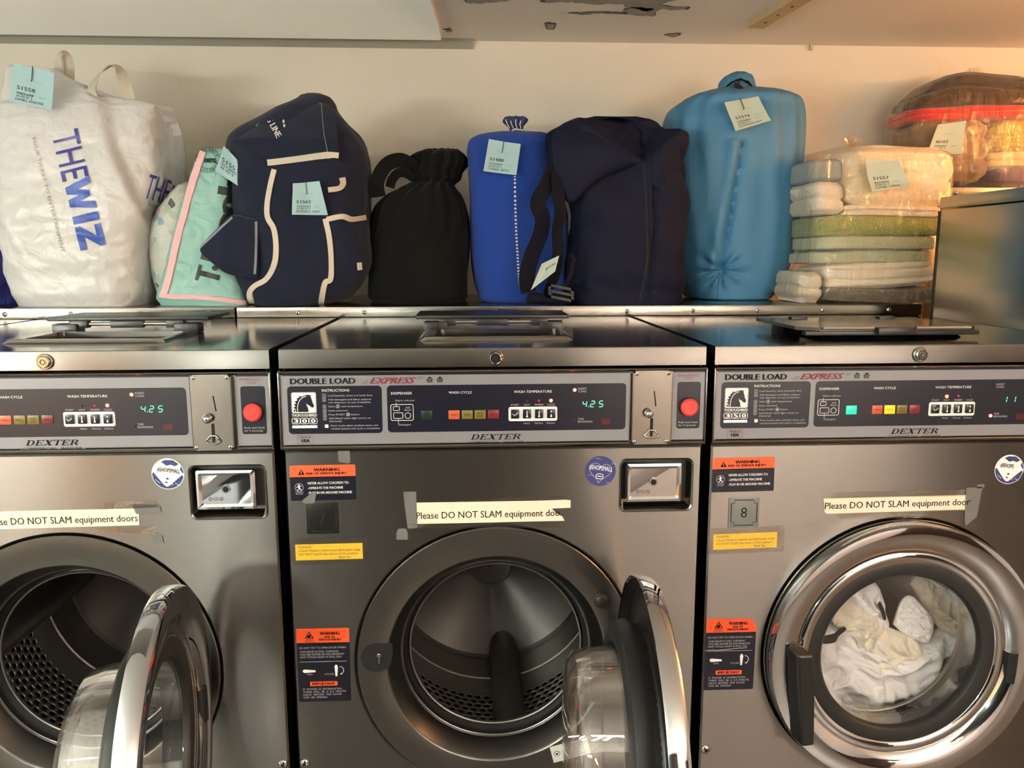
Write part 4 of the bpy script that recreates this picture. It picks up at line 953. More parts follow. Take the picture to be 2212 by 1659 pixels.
def loft_grid(rows, Yc, base, nz=110, na=150, ex=2.4, disp=(), seed=0, fold=None, rnd=.0, lean=0.0):
    R_ = []
    for r in rows:
        L, Rr = at(r[1], r[0], Yc), at(r[2], r[0], Yc)
        R_.append(((L.z+Rr.z)/2, (L.x+Rr.x)/2, abs(Rr.x-L.x)/2, r[3], r[4] if len(r) > 4 else 0.0))
    if base is not None: R_[0] = (base,)+R_[0][1:]
    # rows are evenly re-spaced along their own height
    zs = [r[0] for r in R_]
    vs = []; fs = []; off = Vector((seed*7.3, seed*3.1, seed*5.7))
    for i in range(nz+1):
        t = i/nz
        z = zs[0]+(zs[-1]-zs[0])*t
        k = 0
        while k < len(zs)-2 and z > zs[k+1]: k += 1
        f = (z-zs[k])/max(1e-6, zs[k+1]-zs[k])
        q = cr(R_, (k+f)/(len(R_)-1))
        q = (z,)+q[1:]
        hx, hy = max(q[2], .001), max(q[3], .001)
        for j in range(na):
            a = 2*PI*j/na; c, s = math.cos(a), math.sin(a)
            x = hx*math.copysign(abs(c)**(2/ex), c); y = hy*math.copysign(abs(s)**(2/ex), s)
            v = Vector((q[1]+x, Yc+q[4]+y, z))
            d = 0
            for (am, fr, st) in disp:
                nv = Vector((v.x*st[0], v.y*st[1], v.z*st[2]))*fr+off
                d += am*(noise.noise(nv)+.5*noise.noise(nv*2.1))
            if fold: d += fold(a, t, v)
            nn = Vector((c/hx, s/hy, 0)).normalized()
            edge = min(1, t*14) if base is not None else 1
            v += nn*d*edge
            if rnd: v.z += rnd*noise.noise(v*6+off)*t
            vs.append(v)
    for i in range(nz):
        for j in range(na):
            j2 = (j+1) % na; fs.append((i*na+j, i*na+j2, (i+1)*na+j2, (i+1)*na+j))
    cb = sum((vs[j] for j in range(na)), Vector())/na; ct = sum((vs[nz*na+j] for j in range(na)), Vector())/na
    vs += [cb, ct]; m = len(vs)
    fs += [(m-2, (j+1) % na, j) for j in range(na)]+[(m-1, nz*na+j, nz*na+(j+1) % na) for j in range(na)]
    return vs, fs
class Body:
    """a soft body with a search tree so seams, tapes and print can be laid on its skin"""
    def __init__(s, name, m, parent, *a, **kw):
        s.v, s.f = loft_grid(*a, **kw); b = MB(); b.add(s.v, s.f, m); s.o = b.build(name, parent, smooth=75)
        s.t = BVHTree.FromPolygons([Vector(v) for v in s.v], s.f)
    def hit(s, px, py, off=.0015, Yd=.7):
        d = raydir(px, py); h = s.t.ray_cast(CAM, d)
        if h[0] is None:
            q = s.t.find_nearest(at(px, py, Yd+.1)); h = (q[0], q[1])
        n = h[1] if h[1].dot(d) < 0 else -h[1]
        return h[0]+n*off
    def ribbon(s, name, path, wd, m, parent, off=.002, n=40, dash=None):
        b = MB(); P_ = [cr(path, i/n) for i in range(n+1)]; vs = []; fs = []
        for i, p in enumerate(P_):
            a = P_[max(i-1, 0)]; c = P_[min(i+1, n)]; t_ = Vector((c[0]-a[0], c[1]-a[1])).normalized(); q = Vector((-t_.y, t_.x))*wd/2
            e0, e1 = s.hit(p[0]+q.x, p[1]+q.y, off), s.hit(p[0]-q.x, p[1]-q.y, off)
            i0, i1 = s.hit(p[0]+q.x, p[1]+q.y, -.001), s.hit(p[0]-q.x, p[1]-q.y, -.001)
            vs += [i0, e0, e1, i1]
        for i in range(n):
            if dash and (i % dash[0]) >= dash[1]: continue
            for k_ in range(3): fs.append((4*i+k_, 4*i+k_+1, 4*i+5+k_, 4*i+4+k_))
        b.add(vs, fs, m); return b.build(name, parent, smooth=50)
    def print(s, b, txt, org, dirv, h, m, x1=None, bold=0, shear=0, off=.0016, upk=1.0, persp=0.0):
        """lettering laid on the skin: org px baseline start, dirv px direction of reading, h cap height in px, x1 length in px"""
        dx, dy = Vector(dirv).normalized(); ux, uy = dy, -dx
        vs, fs, lay = glyphs(txt, bold, shear, True); mnx = min(v[0] for v in vs); mxx = max(v[0] for v in vs); k = h/.682; kx = k if x1 is None else x1/(mxx-mnx)
        out = []
        for (a, c), l in zip(vs, lay):
            q = (a-mnx)*kx; r = c*k*(1+persp*q); out.append(s.hit(org[0]+dx*q+ux*r, org[1]+dy*q+uy*r, off+l*1.5e-4))
        b.add(out, fs, m)
def nzf(v, fr, seed, ridge):
    p = v*fr+Vector((seed*3.3, seed, 0))
    if not ridge: return noise.noise(p)
    p = p+Vector((noise.noise(p*.7+Vector((9, 0, 0))), noise.noise(p*.7), noise.noise(p*.7+Vector((0, 5, 0)))))*.6
    return -(1-3*abs(noise.noise(p)))-.5*(1-3*abs(noise.noise(p*2.2)))
def _stamp(s, b, pl, org, dirv, h, m, off=.002):
    dx, dy = Vector(dirv).normalized(); ux, uy = dy, -dx
    me = bpy.data.meshes.new('shape'); tr = tessellate_polygon([[Vector((x, y, 0)) for x, y in pl]])
    me.from_pydata([(x, y, 0) for x, y in pl], [], [tuple(q) for q in tr]); subdiv(me, .10)
    b.add([s.hit(org[0]+(dx*v.co.x+ux*v.co.y)*h, org[1]+(dy*v.co.x+uy*v.co.y)*h, off) for v in me.vertices], [tuple(p.vertices) for p in me.polygons], m)
    bpy.data.meshes.remove(me)
Body.stamp = _stamp
def pillow(b, poly, Y, bulge, m, seed=0, amp=.004, fr=14, p=2.4, rings=12, n=96, back=.004, yfn=None, ridge=False):
    cx = sum(q[0] for q in poly)/len(poly); cy = sum(q[1] for q in poly)/len(poly); per = [cr(poly+[poly[0]], i/n) for i in range(n)]
    vs = []; fs = []
    for side in (1, 0):
        for k_ in range(rings+1):
            r = k_/rings
            for i in range(n):
                x, y = cx+(per[i][0]-cx)*r, cy+(per[i][1]-cy)*r; v = at(x, y, Y)
                if yfn: v.y += yfn(x, y)
                h = (1-r**p)**.6
                v.y += (-bulge*h + amp*h*nzf(v, fr, seed, ridge)) if side else back*h
                vs.append(v)
    N = (rings+1)*n
    for side in (0, 1):
        for k_ in range(rings):
            for i in range(n):
                j = (i+1) % n; q = (side*N+k_*n+i, side*N+k_*n+j, side*N+(k_+1)*n+j, side*N+(k_+1)*n+i)
                fs.append(q if side else q[::-1])
    for i in range(n): fs.append((rings*n+i, rings*n+(i+1) % n, N+rings*n+(i+1) % n, N+rings*n+i))
    b.add(vs, fs, m)

class Sheet:
    def __init__(s, tl, tr, br, bl, Y, curl=.006, seed=1, tilt=0):
        s.c = [at(*tl, Y), at(*tr, Y), at(*br, Y-tilt), at(*bl, Y-tilt)]; s.k = curl; s.s = seed
    def p(s, u, v, o=0.0):                               # u 0..1 across, v 0..1 upwards
        a = s.c[3].lerp(s.c[2], u); d = s.c[0].lerp(s.c[1], u); q = a.lerp(d, v)
        q.y += -o - s.k*((1-v)**2)*.8 + s.k*math.sin(u*PI)*.5 + s.k*.5*noise.noise(Vector((u*1.7, v*1.7, s.s*9.1)))
        return q
def ticket(label, corners, Y, lines, m='ticket_blue', curl=.008, seed=1, group=True, tilt=.0, pin=True):
    S = Sheet(*corners, Y, curl, seed, tilt); b = MB(); N = 12
    vs = [S.p(i/N, j/N, o) for o in (0, -.0004) for j in range(N+1) for i in range(N+1)]; M_ = (N+1)**2
    fs = [(k_*M_+j*(N+1)+i, k_*M_+j*(N+1)+i+1, k_*M_+(j+1)*(N+1)+i+1, k_*M_+(j+1)*(N+1)+i) for k_ in (0, 1) for j in range(N) for i in range(N)]
    b.add(vs, fs, m)
    for (txt, u, v, h, u1, mm, bold) in lines:
        b.text(txt, u, v, h, 0, mm, x1=u1, bold=bold, fn=lambda a, c: S.p(a, c, .0006), cut=True)
    o = b.build('paper_ticket', smooth=60); tag(o, label, 'ticket', 'paper tickets pinned to the laundry')
    if pin:
        b = MB(); b.tube([S.p(.46, 1.04, .002), S.p(.47, .93, .003), S.p(.47, .68, .003), S.p(.45, .64, .001)], .0009, 'wire', 6); b.build('pin', o)
    return o
def std(num, num2, day, name, extra=None):
    L = [('~~~ ~ ~~~~ ~~', .30, .645, .030, .74, 'ticket_ink', .01), ('~~~~ ~~ ~~~~~', .34, .60, .020, .70, 'ticket_faint', .01), ('~~~ ~~~~ ~~', .38, .555, .020, .66, 'ticket_faint', .01), ('~~~~~ ~~~ ~', .36, .51, .018, .68, 'ticket_faint', .01)]
    L += [(num, .13, .36, .095, .56, 'ticket_ink', .022), (num2, .13, .235, .062, .53, 'ticket_ink', .01), (day, .66, .235, .045, .82, 'ticket_faint', .012), ('||:|||:|| |', .14, .175, .042, .50, 'ticket_ink', .012), (name, .12, .075, .058, .78, 'ticket_ink', .01)]
    if extra: L.append((extra, .66, .36, .042, .92, 'ticket_faint', .012))
    return L

# --- blue tarpaulin bag at the left frame edge
t = thing('tarp_bag', 'dark blue crinkled tarpaulin bag at the left, half behind the white bag', 'bag')
Body('body', 'tarp_blue', t, [(655, -210, 90, .15), (600, -225, 78, .16), (480, -230, 60, .16), (380, -225, 45, .15), (300, -215, 30, .13), (262, -200, 20, .09), (250, -180, 8, .05)], .93, SHELF, disp=((.010, 9, (1, 1, 1)), (.005, 24, (1, 1, 1))), seed=2, ex=3)
b = MB(); b.tube([at(-150, 262, .84), at(-150, 215, .82), at(-110, 180, .82), at(-60, 190, .82), at(-45, 262, .84)], .006, 'tarp_blue', 8); b.build('handle', t)

# --- white woven plastic shopping bag
t = thing('shopping_bag', 'big crinkled white plastic shopping bag with blue lettering and cloth handles', 'bag')
WL = [at(*p, .70) for p in ((316, 660), (320, 540), (308, 450), (280, 390), (246, 320), (205, 212), (150, 170))]
def wfold(a, t_, v):
    """the front face, a crease running down from the top left, and the side gusset set back behind it"""
    f = 0
    if math.sin(a) < .05:
        for p, q in zip(WL, WL[1:]):
            if p.z <= v.z <= q.z:
                g = (v.z-p.z)/(q.z-p.z); xx = p.x+(q.x-p.x)*g+.006*noise.noise(Vector((v.z*14, 0, 2))); e_ = v.x-xx
                f += -.030/(1+math.exp(-max(-60, min(60, e_/.006))))+.008*math.exp(-(e_/.012)**2)
        p_ = Vector((v.x*9, v.z*9, 3)); p_ = p_+Vector((noise.noise(p_*.8), 0, noise.noise(p_*.8+Vector((4, 0, 0)))))*.8
        f += .010*(.4-abs(noise.noise(p_)))+.005*(.4-abs(noise.noise(p_*2.4)))
    return f
wb = Body('body', 'white_bag', t, [(655, 76, 326, .125), (630, 66, 334, .135), (560, 50, 338, .14), (500, 36, 348, .14), (450, 30, 370, .14), (400, 24, 386, .135), (330, 20, 384, .125), (270, 20, 378, .11), (238, 20, 372, .09), (227, 20, 366, .075), (220, 20, 320, .07), (208, 20, 250, .06), (190, 20, 200, .05), (170, 20, 150, .035), (150, 21, 118, .018), (143, 24, 60, .008)], .80, SHELF, nz=150, na=190, ex=4.2, disp=((.006, 7, (1, 1, 1)), (.0030, 20, (1, 1, 1.3))), seed=3, fold=wfold)
b = MB()
dv = (60, 249)
wb.print(b, 'THE', (112, 291), dv, 57, 'print_violet', x1=106, off=.0025)
for pl in ([(0, 1), (.27, 1), (.40, .42), (.52, .86), (.74, .86), (.86, .42), (.99, 1), (1.26, 1), (1.02, 0), (.74, 0), (.63, .45), (.52, 0), (.24, 0)], [(1.40, 0), (1.70, 0), (1.70, 1), (1.40, 1)],
           [(1.86, 1), (2.72, 1), (2.72, .80), (2.22, .26), (2.74, .26), (2.74, 0), (1.82, 0), (1.82, .2), (2.34, .74), (1.86, .74)]):
    wb.stamp(b, pl, (139, 393), dv, 56, 'print_blue', off=.003)
wb.print(b, 'YOUR TICKET TO ENTERTAINMENT', (70, 296), (64, 251), 7, 'print_faint', x1=258, off=.0025)
b.build('front_print', t, smooth=60); b = MB()
wb.print(b, 'THE', (308, 426), (52, 16), 52, 'print_violet', x1=50, off=.0028)
wb.print(b, 'W', (361, 442), (52, 16), 44, 'print_blue', x1=22, bold=.05, off=.0028)
wb.print(b, 'YOUR', (316, 442), (56, 22), 7, 'print_faint', x1=34, off=.0025)
b.build('side_print', t, smooth=60)
def band(name, pts, wd, m, par, th=.0015):
    """a flat strap of given width through (px, py, Y, twist degrees)"""
    n = 44; b = MB(); P_ = [cr(pts, i/n) for i in range(n+1)]; W = [at(p[0], p[1], p[2]) for p in P_]; vs = []
    for i, p in enumerate(P_):
        tt = (W[min(i+1, n)]-W[max(i-1, 0)]).normalized(); a = Vector((0, 1, 0)); a = (a-tt*a.dot(tt)).normalized(); c = tt.cross(a)
        k_ = math.radians(p[3]); w_ = a*math.cos(k_)+c*math.sin(k_); q = tt.cross(w_)*th
        vs += [W[i]+w_*wd/2+q, W[i]+w_*wd/2-q, W[i]-w_*wd/2-q, W[i]-w_*wd/2+q]
    fs = [(4*i+k_, 4*i+(k_+1) % 4, 4*i+4+(k_+1) % 4, 4*i+4+k_) for i in range(n) for k_ in range(4)]+[(0, 1, 2, 3), (4*n+3, 4*n+2, 4*n+1, 4*n)]
    b.add(vs, fs, m); return b.build(name, par, smooth=50)
band('handle', [(200, 210, .745, 80), (199, 190, .745, 60), (215, 160, .75, 30), (238, 142, .76, 10), (256, 150, .77, 30), (268, 175, .775, 60), (280, 218, .78, 80)], .026, 'bag_strap', t)
band('handle', [(132, 190, .85, 85), (128, 150, .85, 75), (128, 120, .85, 50), (138, 115, .855, 30), (147, 130, .86, 60), (150, 160, .86, 80), (148, 195, .86, 85)], .022, 'bag_strap', t)
ticket('pale blue paper ticket pinned to the top corner of the white shopping bag', ((29, 136), (117, 158), (113, 238), (25, 220)), .675, std('51558', '9885688', 'Fr14', 'DAVIES, WALTER'), seed=1)

# --- clear plastic bag of patterned things between the white and the mint bag
t = thing('patterned_plastic_bag', 'pale printed plastic bag bulging between the white and the mint bags', 'bag')
mat('patterned', (0.80, 0.82, 0.78), 0.35, bumps=((14, 0.5, (1, 1, 1), 4),))
def patterned():
    m = MATS['patterned']; nt = m.node_tree; L = nt.links.new; b = nt.nodes['Principled BSDF']
    tc = nd(nt, 'ShaderNodeTexCoord'); vo = nd(nt, 'ShaderNodeTexVoronoi'); vo.inputs['Scale'].default_value = 55; L(tc.outputs['Object'], vo.inputs['Vector'])
    r = nd(nt, 'ShaderNodeValToRGB'); r.color_ramp.interpolation = 'CONSTANT'
    cs = [(0, 'b9bdb4'), (.30, 'a9b5a0'), (.42, 'bcbdb6'), (.64, '7d9cab'), (.68, 'c0c0ba'), (.82, 'b99aa0'), (.86, 'b8b9b0'), (.96, '5c646c')]
    while len(r.color_ramp.elements) < len(cs): r.color_ramp.elements.new(.5)
    for e, (p_, c_) in zip(r.color_ramp.elements, cs): e.position = p_; e.color = srgb(c_)
    sp = nd(nt, 'ShaderNodeSeparateColor'); L(vo.outputs['Color'], sp.inputs[0]); L(sp.outputs[0], r.inputs[0]); L(r.outputs[0], b.inputs['Base Color'])
patterned()
Body('body', 'patterned', t, [(655, 352, 430, .05), (600, 334, 440, .065), (540, 330, 445, .07), (490, 334, 440, .07), (450, 350, 436, .065), (420, 372, 432, .055), (402, 388, 425, .04), (394, 400, 420, .015)], .785, SHELF, disp=((.004, 14, (1, 1, 1)),), seed=5)

# --- mint tote leaning to the right
t = thing('mint_tote', 'mint green crinkled reusable tote with pink piping and black lettering', 'bag')
mb = Body('body', 'mint', t, [(655, 352, 535, .040), (640, 344, 530, .045), (560, 364, 508, .048), (470, 389, 506, .045), (400, 408, 506, .04), (350, 424, 506, .03), (328, 430, 504, .016), (321, 440, 496, .006)], .735, SHELF, ex=3.4, disp=((.005, 9, (1, 1, 1)), (.003, 24, (1, 1, 1))), seed=6)
mb.ribbon('piping', [(440, 330), (430, 358), (415, 404), (399, 464), (384, 520), (371, 580), (359, 625), (352, 640)], 13, 'pink_tape', t, off=.0045)
mb.ribbon('piping', [(347, 637), (380, 640), (420, 641), (470, 645), (505, 650), (530, 655)], 9, 'pink_tape', t, off=.0045)
b = MB(); dv = (26, -100)
mb.stamp(b, [(math.cos(q*PI/8), math.sin(q*PI/8)) for q in range(16)], (464, 579), (1, 0), 6, 'mint_ink', off=.003)
mb.print(b, 'T I', (470, 617), dv, 50, 'mint_ink', x1=58, bold=.045, off=.0028)
mb.print(b, 'ook', (500, 510), (18, -100), 46, 'mint_ink', x1=128, bold=.05, off=.0028)
bc = (450, 347)
for r_, wd_ in ((25.5, 1.0), (17.5, .7)):
    pts = [(bc[0]+r_*.98*math.cos(a), bc[1]+r_*math.sin(a)) for a in [2*PI*i/40 for i in range(41)]]
    vs = []; fs = []
    for i, (x, y) in enumerate(pts):
        k_ = (r_+wd_)/r_; vs += [mb.hit(x, y, .0028), mb.hit(bc[0]+(x-bc[0])*k_, bc[1]+(y-bc[1])*k_, .0028)]
    b.add(vs, [(2*i, 2*i+1, 2*i+3, 2*i+2) for i in range(40)], 'mint_ink')
mb.print(b, '100%', (437, 352), (1, .02), 9, 'mint_ink', x1=32, bold=.03, off=.0028)
for i, ch in enumerate('REUSABLE'):
    a = math.radians(-155+18.5*i); mb.print(b, ch, (bc[0]+19.5*math.cos(a)-2*math.sin(-a), bc[1]+19.5*math.sin(a)-2*math.cos(a)), (-math.sin(a), math.cos(a)), 4.5, 'mint_ink', bold=.03, off=.0028)
for i, ch in enumerate('REUSABLE'):
    a = math.radians(155-18.5*i); mb.print(b, ch, (bc[0]+23.5*math.cos(a), bc[1]+23.5*math.sin(a)), (math.sin(a), -math.cos(a)), 4.5, 'mint_ink', bold=.03, off=.0028)
b.build('print', t, smooth=60)
ticket('blue grey paper ticket squeezed between the mint tote and the navy duffle', ((483, 315), (512, 345), (520, 405), (466, 370)), .690, [('5155', .10, .48, .15, .80, 'ticket_ink', .02), ('9512045', .12, .34, .10, .85, 'ticket_ink', .01), ('||:||:|', .15, .24, .07, .7, 'ticket_ink', .01)], seed=2, pin=False)

# --- navy duffle with white tape
t = thing('navy_duffle', 'navy cotton duffle bag with white taped seams and white lettering', 'bag')
def nf(a, t_, v):
    return .012*math.sin(v.x*38+v.z*14)*math.exp(-((v.z-1.42)/.10)**2)*(1 if math.sin(a) < 0 else .3)
nb = Body('body', 'navy_cotton', t, [(660, 556, 722, .11), (645, 536, 752, .125), (620, 518, 776, .135), (580, 504, 790, .14), (520, 501, 796, .14), (460, 501, 801, .14), (400, 502, 806, .135), (350, 496, 802, .13), (315, 495, 792, .12), (290, 512, 774, .11), (262, 560, 745, .095), (240, 602, 724, .08), (222, 640, 716, .06), (209, 655, 706, .035), (203, 666, 690, .01)], .80, SHELF, nz=150, na=180, ex=2.7, disp=((.012, 5, (1, 1, 1)), (.006, 13, (1, 1, .8))), seed=8, fold=nf)
tp = lambda *p: nb.ribbon('white_tape', list(p), 11, 'cream_tape', t, off=.004)
b = MB()   # the loose hood folded over the front
pillow(b, [(500, 306), (528, 286), (566, 254), (606, 232), (650, 214), (690, 210), (714, 232), (722, 262), (728, 300), (734, 346), (700, 344), (640, 352), (582, 360), (560, 345), (530, 318)], .668, .014, 'navy_cotton', 4, .010, 9, yfn=lambda x, y: max(0, (300-y))*.0008)
hood = b.build('hood', t, smooth=75)
ht = Body.__new__(Body); ht.v = [v.co.copy() for v in hood.data.vertices]; ht.f = [tuple(p.vertices) for p in hood.data.polygons]; ht.t = BVHTree.FromPolygons(ht.v, ht.f)
ht.ribbon('white_tape', [(579, 350), (620, 345), (655, 340), (700, 334), (730, 336)], 11, 'cream_tape', hood, off=.005)
b = MB(); ht.print(b, 'S LINE', (577, 262), (22, 40), 13, 'paper_white', x1=44, bold=.03, off=.0025); ht.print(b, 'F', (512, 288), (20, 26), 11, 'paper_white', x1=9, bold=.05, off=.0025)
for k_ in range(4): ht.print(b, '-', (600+1.5*k_, 244+9*k_), (4, 30), 30, 'paper_white', x1=6.5, bold=.0, off=.0025)
b.build('print', hood, smooth=60)
ht.ribbon('seam_thread', [(694, 214), (696, 250), (700, 290), (708, 330)], 1.2, 'overlock', hood, off=.001)
tp((593, 366), (585, 398), (578, 440), (579, 470), (592, 494), (597, 530), (594, 570), (577, 602), (552, 617), (541, 632), (545, 655))
tp((738, 384), (740, 396), (732, 407), (708, 411))
tp((703, 472), (711, 509), (715, 552), (714, 600), (702, 610), (696, 634), (693, 655))
tp((706, 474), (738, 468), (758, 474), (788, 470))
b = MB(); nb.print(b, 'II', (771, 583), (1, -.08), 16, 'paper_white', x1=10, bold=.04, off=.0025); b.build('print', t, smooth=60)
b = MB(); pillow(b, [(560, 474), (540, 470), (502, 464), (470, 492), (426, 536), (448, 562), (478, 584), (500, 594), (530, 598), (556, 598), (558, 540)], .662, .008, 'navy_cotton', 6, .006, 10, yfn=lambda x, y: max(0, 480-x)*.0004)
fl = b.build('side_flap', t, smooth=75)
ft = Body.__new__(Body); ft.v = [v.co.copy() for v in fl.data.vertices]; ft.f = [tuple(p.vertices) for p in fl.data.polygons]; ft.t = BVHTree.FromPolygons(ft.v, ft.f)
ft.ribbon('edge_stitching', [(553, 479), (553, 520), (552, 560), (550, 592)], 5, 'overlock', fl, off=.0012); ft.ribbon('edge_stitching', [(502, 470), (483, 487), (458, 511), (432, 535)], 4, 'overlock', fl, off=.0012)
ticket('pale blue paper ticket hanging in the middle of the navy duffle', ((632, 396), (690, 391), (709, 465), (632, 464)), .640, std('51563', '7025561', 'Sat15', 'PODELL, SAM'), seed=3)

# --- black drawstring bag
t = thing('black_drawstring_bag', 'black cloth drawstring laundry bag with a gathered neck and loop handles', 'bag')
def bf(a, t_, v): return .007*math.sin(a*19+3*math.sin(v.z*20))*max(0, t_-.35)*1.4
Body('body', 'black_cloth', t, [(658, 806, 1006, .11), (640, 799, 1010, .125), (580, 797, 1011, .13), (520, 799, 1010, .13), (480, 804, 1007, .125), (445, 816, 1000, .115), (422, 840, 992, .10), (405, 872, 982, .08), (396, 890, 980, .062)], .84, SHELF, ex=2.5, disp=((.009, 7, (1, 1, .6)), (.004, 17, (1, 1, .5))), seed=11, fold=bf)
Body('gathered_top', 'black_cloth', t, [(399, 893, 978, .055), (388, 896, 990, .06), (372, 886, 992, .065), (356, 884, 1002, .065), (340, 888, 1001, .06), (330, 905, 994, .045), (323, 925, 984, .02)], .84, None, nz=50, na=140, disp=((.010, 12, (1, 1, 1)),), seed=12, fold=lambda a, t_, v: .006*math.sin(a*15))
band('handle', [(893, 362, .79, 60), (878, 350, .78, 60), (860, 346, .77, 70), (838, 354, .765, 80), (822, 374, .76, 85), (814, 398, .76, 85), (818, 425, .765, 80)], .034, 'black_cloth', t, .003)
band('handle', [(895, 385, .79, 60), (876, 374, .78, 60), (860, 374, .78, 60), (847, 388, .775, 70), (842, 405, .775, 80)], .022, 'black_cloth', t, .003)

# --- royal blue bag
t = thing('royal_blue_bag', 'royal blue cotton laundry bag with a white stitched seam and tied striped top', 'bag')
rb = Body('body', 'royal_cotton', t, [(657, 1052, 1180, .095), (646, 1036, 1206, .105), (610, 1023, 1222, .11), (540, 1016, 1224, .11), (460, 1012, 1220, .11), (400, 1012, 1206, .11), (350, 1010, 1194, .105), (322, 1008, 1190, .095), (305, 1015, 1196, .085), (294, 1034, 1190, .065), (288, 1066, 1176, .04), (285, 1090, 1150, .02)], .84, SHELF, ex=2.9, disp=((.006, 6, (1, 1, 1)), (.003, 15, (1, 1, 1))), seed=14)
rb.ribbon('stitched_seam', [(1112, 381), (1113, 442), (1115, 500), (1118, 553), (1121, 600), (1125, 622)], 4.5, 'white_cord', t, off=.0012, n=72, dash=(2, 1))
Body('tied_top', 'tuft_cloth', t, [(290, 1100, 1128, .018), (280, 1100, 1127, .018), (272, 1094, 1132, .026), (262, 1088, 1136, .032), (256, 1090, 1137, .03), (252, 1096, 1132, .012)], .84, None, nz=24, na=80, disp=((.009, 26, (1, 1, 1)),), seed=15, fold=lambda a, t_, v: .006*math.sin(a*7)*t_)
for k_ in range(4):
    b = MB(); b.tube([at(1092+11*k_, 258+3*(k_ % 2), .805), at(1096+9*k_, 268, .808), at(1101+8*k_, 277, .815)], .0011, 'white_cord', 6); b.build('white_stripe', t)
b = MB(); b.tube([at(1130, 281, .815), at(1112, 279, .808), at(1101, 285, .812), at(1112, 290, .812), at(1135, 284, .802), at(1159, 285, .802)], .0018, 'white_cord', 8); b.build('cord', t)
ticket('pale blue paper ticket pinned near the top of the royal blue bag', ((1056, 300), (1125, 311), (1115, 379), (1044, 370)), .715, std('51480', '5359309', 'Tu11', 'TORRES, BETSY'), seed=4)

# --- navy laundry backpack
t = thing('navy_backpack', 'dark navy nylon laundry backpack with drooping top, webbing straps and a buckle', 'bag')
PX = at(1392, 450, .78); PV = [at(*p, .68) for p in ((1268, 268), (1300, 296), (1345, 332), (1390, 354), (1420, 322), (1450, 294), (1470, 284))]
def pf(a, t_, v):
    f = 0
    if math.sin(a) < 0:
        f += .014*math.sin((v.x*.8+v.z)*34)*max(0, min(1, (v.z-1.48)*10))
        f -= .010*math.exp(-((v.x-PX.x)/.006)**2)
        for p, q in zip(PV, PV[1:]):                     # the sagging mouth of the bag
            if p.x <= v.x <= q.x:
                zl = p.z+(q.z-p.z)*(v.x-p.x)/(q.x-p.x)
                if v.z > zl: f -= .060*min(1, (v.z-zl)/.018)
        f += .004*math.sin(v.z*60+v.x*8)*max(0, min(1, (1.44-v.z)*8))
    return f
nbp = Body('body', 'navy_nylon', t, [(657, 1230, 1462, .11), (640, 1224, 1468, .11), (560, 1226, 1470, .115), (500, 1232, 1474, .115), (440, 1226, 1478, .115), (400, 1204, 1478, .11), (360, 1190, 1478, .11), (325, 1180, 1477, .115), (305, 1180, 1474, .11), (288, 1186, 1466, .10), (274, 1212, 1432, .085), (264, 1240, 1420, .07), (256, 1262, 1402, .045), (251, 1285, 1370, .015)], .772, SHELF, nz=150, na=180, ex=2.8, disp=((.010, 6, (1, 1, 1)), (.005, 15, (1, 1, 1.2))), seed=17, fold=pf)
b = MB(); pillow(b, [(1192, 300), (1215, 268), (1252, 262), (1290, 258), (1320, 285), (1350, 315), (1388, 346), (1380, 356), (1330, 372), (1280, 400), (1235, 440), (1212, 415), (1198, 370)], .665, .022, 'navy_nylon', 9, .014, 10, yfn=lambda x, y: max(0, 320-y)*.0005)
b.build('drooping_top', t, smooth=75)
b = MB(); pillow(b, [(1388, 356), (1408, 334), (1436, 304), (1460, 290), (1474, 304), (1477, 350), (1470, 400), (1440, 420), (1404, 400)], .668, .012, 'navy_nylon', 12, .008, 12, yfn=lambda x, y: max(0, x-1430)*.0006)
b.build('mouth_edge', t, smooth=75)
nbp.ribbon('seam', [(1390, 354), (1395, 420), (1397, 480), (1399, 547), (1392, 600), (1382, 650)], 5, 'thread_dark', t, off=.001); nbp.ribbon('seam', [(1402, 354), (1405, 420), (1406, 500), (1405, 560)], 1.5, 'thread_dark', t, off=.001)
band('strap', [(1196, 366, .668, 70), (1180, 400, .650, 60), (1162, 440, .645, 75), (1172, 470, .650, 70), (1168, 505, .655, 70), (1150, 550, .660, 75), (1138, 596, .664, 80), (1142, 632, .668, 75)], .038, 'webbing', t, .0012)
band('strap', [(1203, 372, .660, 70), (1206, 420, .652, 75), (1210, 455, .650, 60), (1204, 500, .655, 60), (1206, 545, .660, 70), (1196, 600, .662, 60), (1180, 640, .660, 30), (1215, 647, .655, 10)], .030, 'webbing', t, .0012)
b = MB(); pillow(b, [(1140, 634), (1160, 632), (1185, 640), (1205, 632), (1228, 640), (1232, 656), (1200, 658), (1165, 656), (1138, 654)], .655, .012, 'webbing', 3, .008, 30); b.build('bunched_strap', t)
c = at(1212, 633, .640); b = MB()
fr = lambda x, z: (c.x+x*.985-z*.17*-1*.0+z*-.0, c.y, c.z+z-.20*x)
for x0, z0, x1, z1 in ((-.030, .010, .030, .016), (-.030, -.016, .030, -.010), (-.030, -.016, -.024, .016), (.024, -.016, .030, .016), (-.026, -.003, .026, .003)):
    q = [fr(x0, z0), fr(x1, z0), fr(x1, z1), fr(x0, z1)]; vs = q+[(a, y+.006, z) for a, y, z in q]
    b.add(vs, [(0, 1, 2, 3), (7, 6, 5, 4)]+[(i, 4+i, 4+(i+1) % 4, (i+1) % 4) for i in range(4)], 'black_plastic')
b.build('buckle', t)
b = MB(); b.tube([at(1232, 548, .652), at(1240, 560, .648), at(1234, 590, .648), at(1222, 618, .648)], .006, 'webbing', 8); b.build('strap_loop', t)
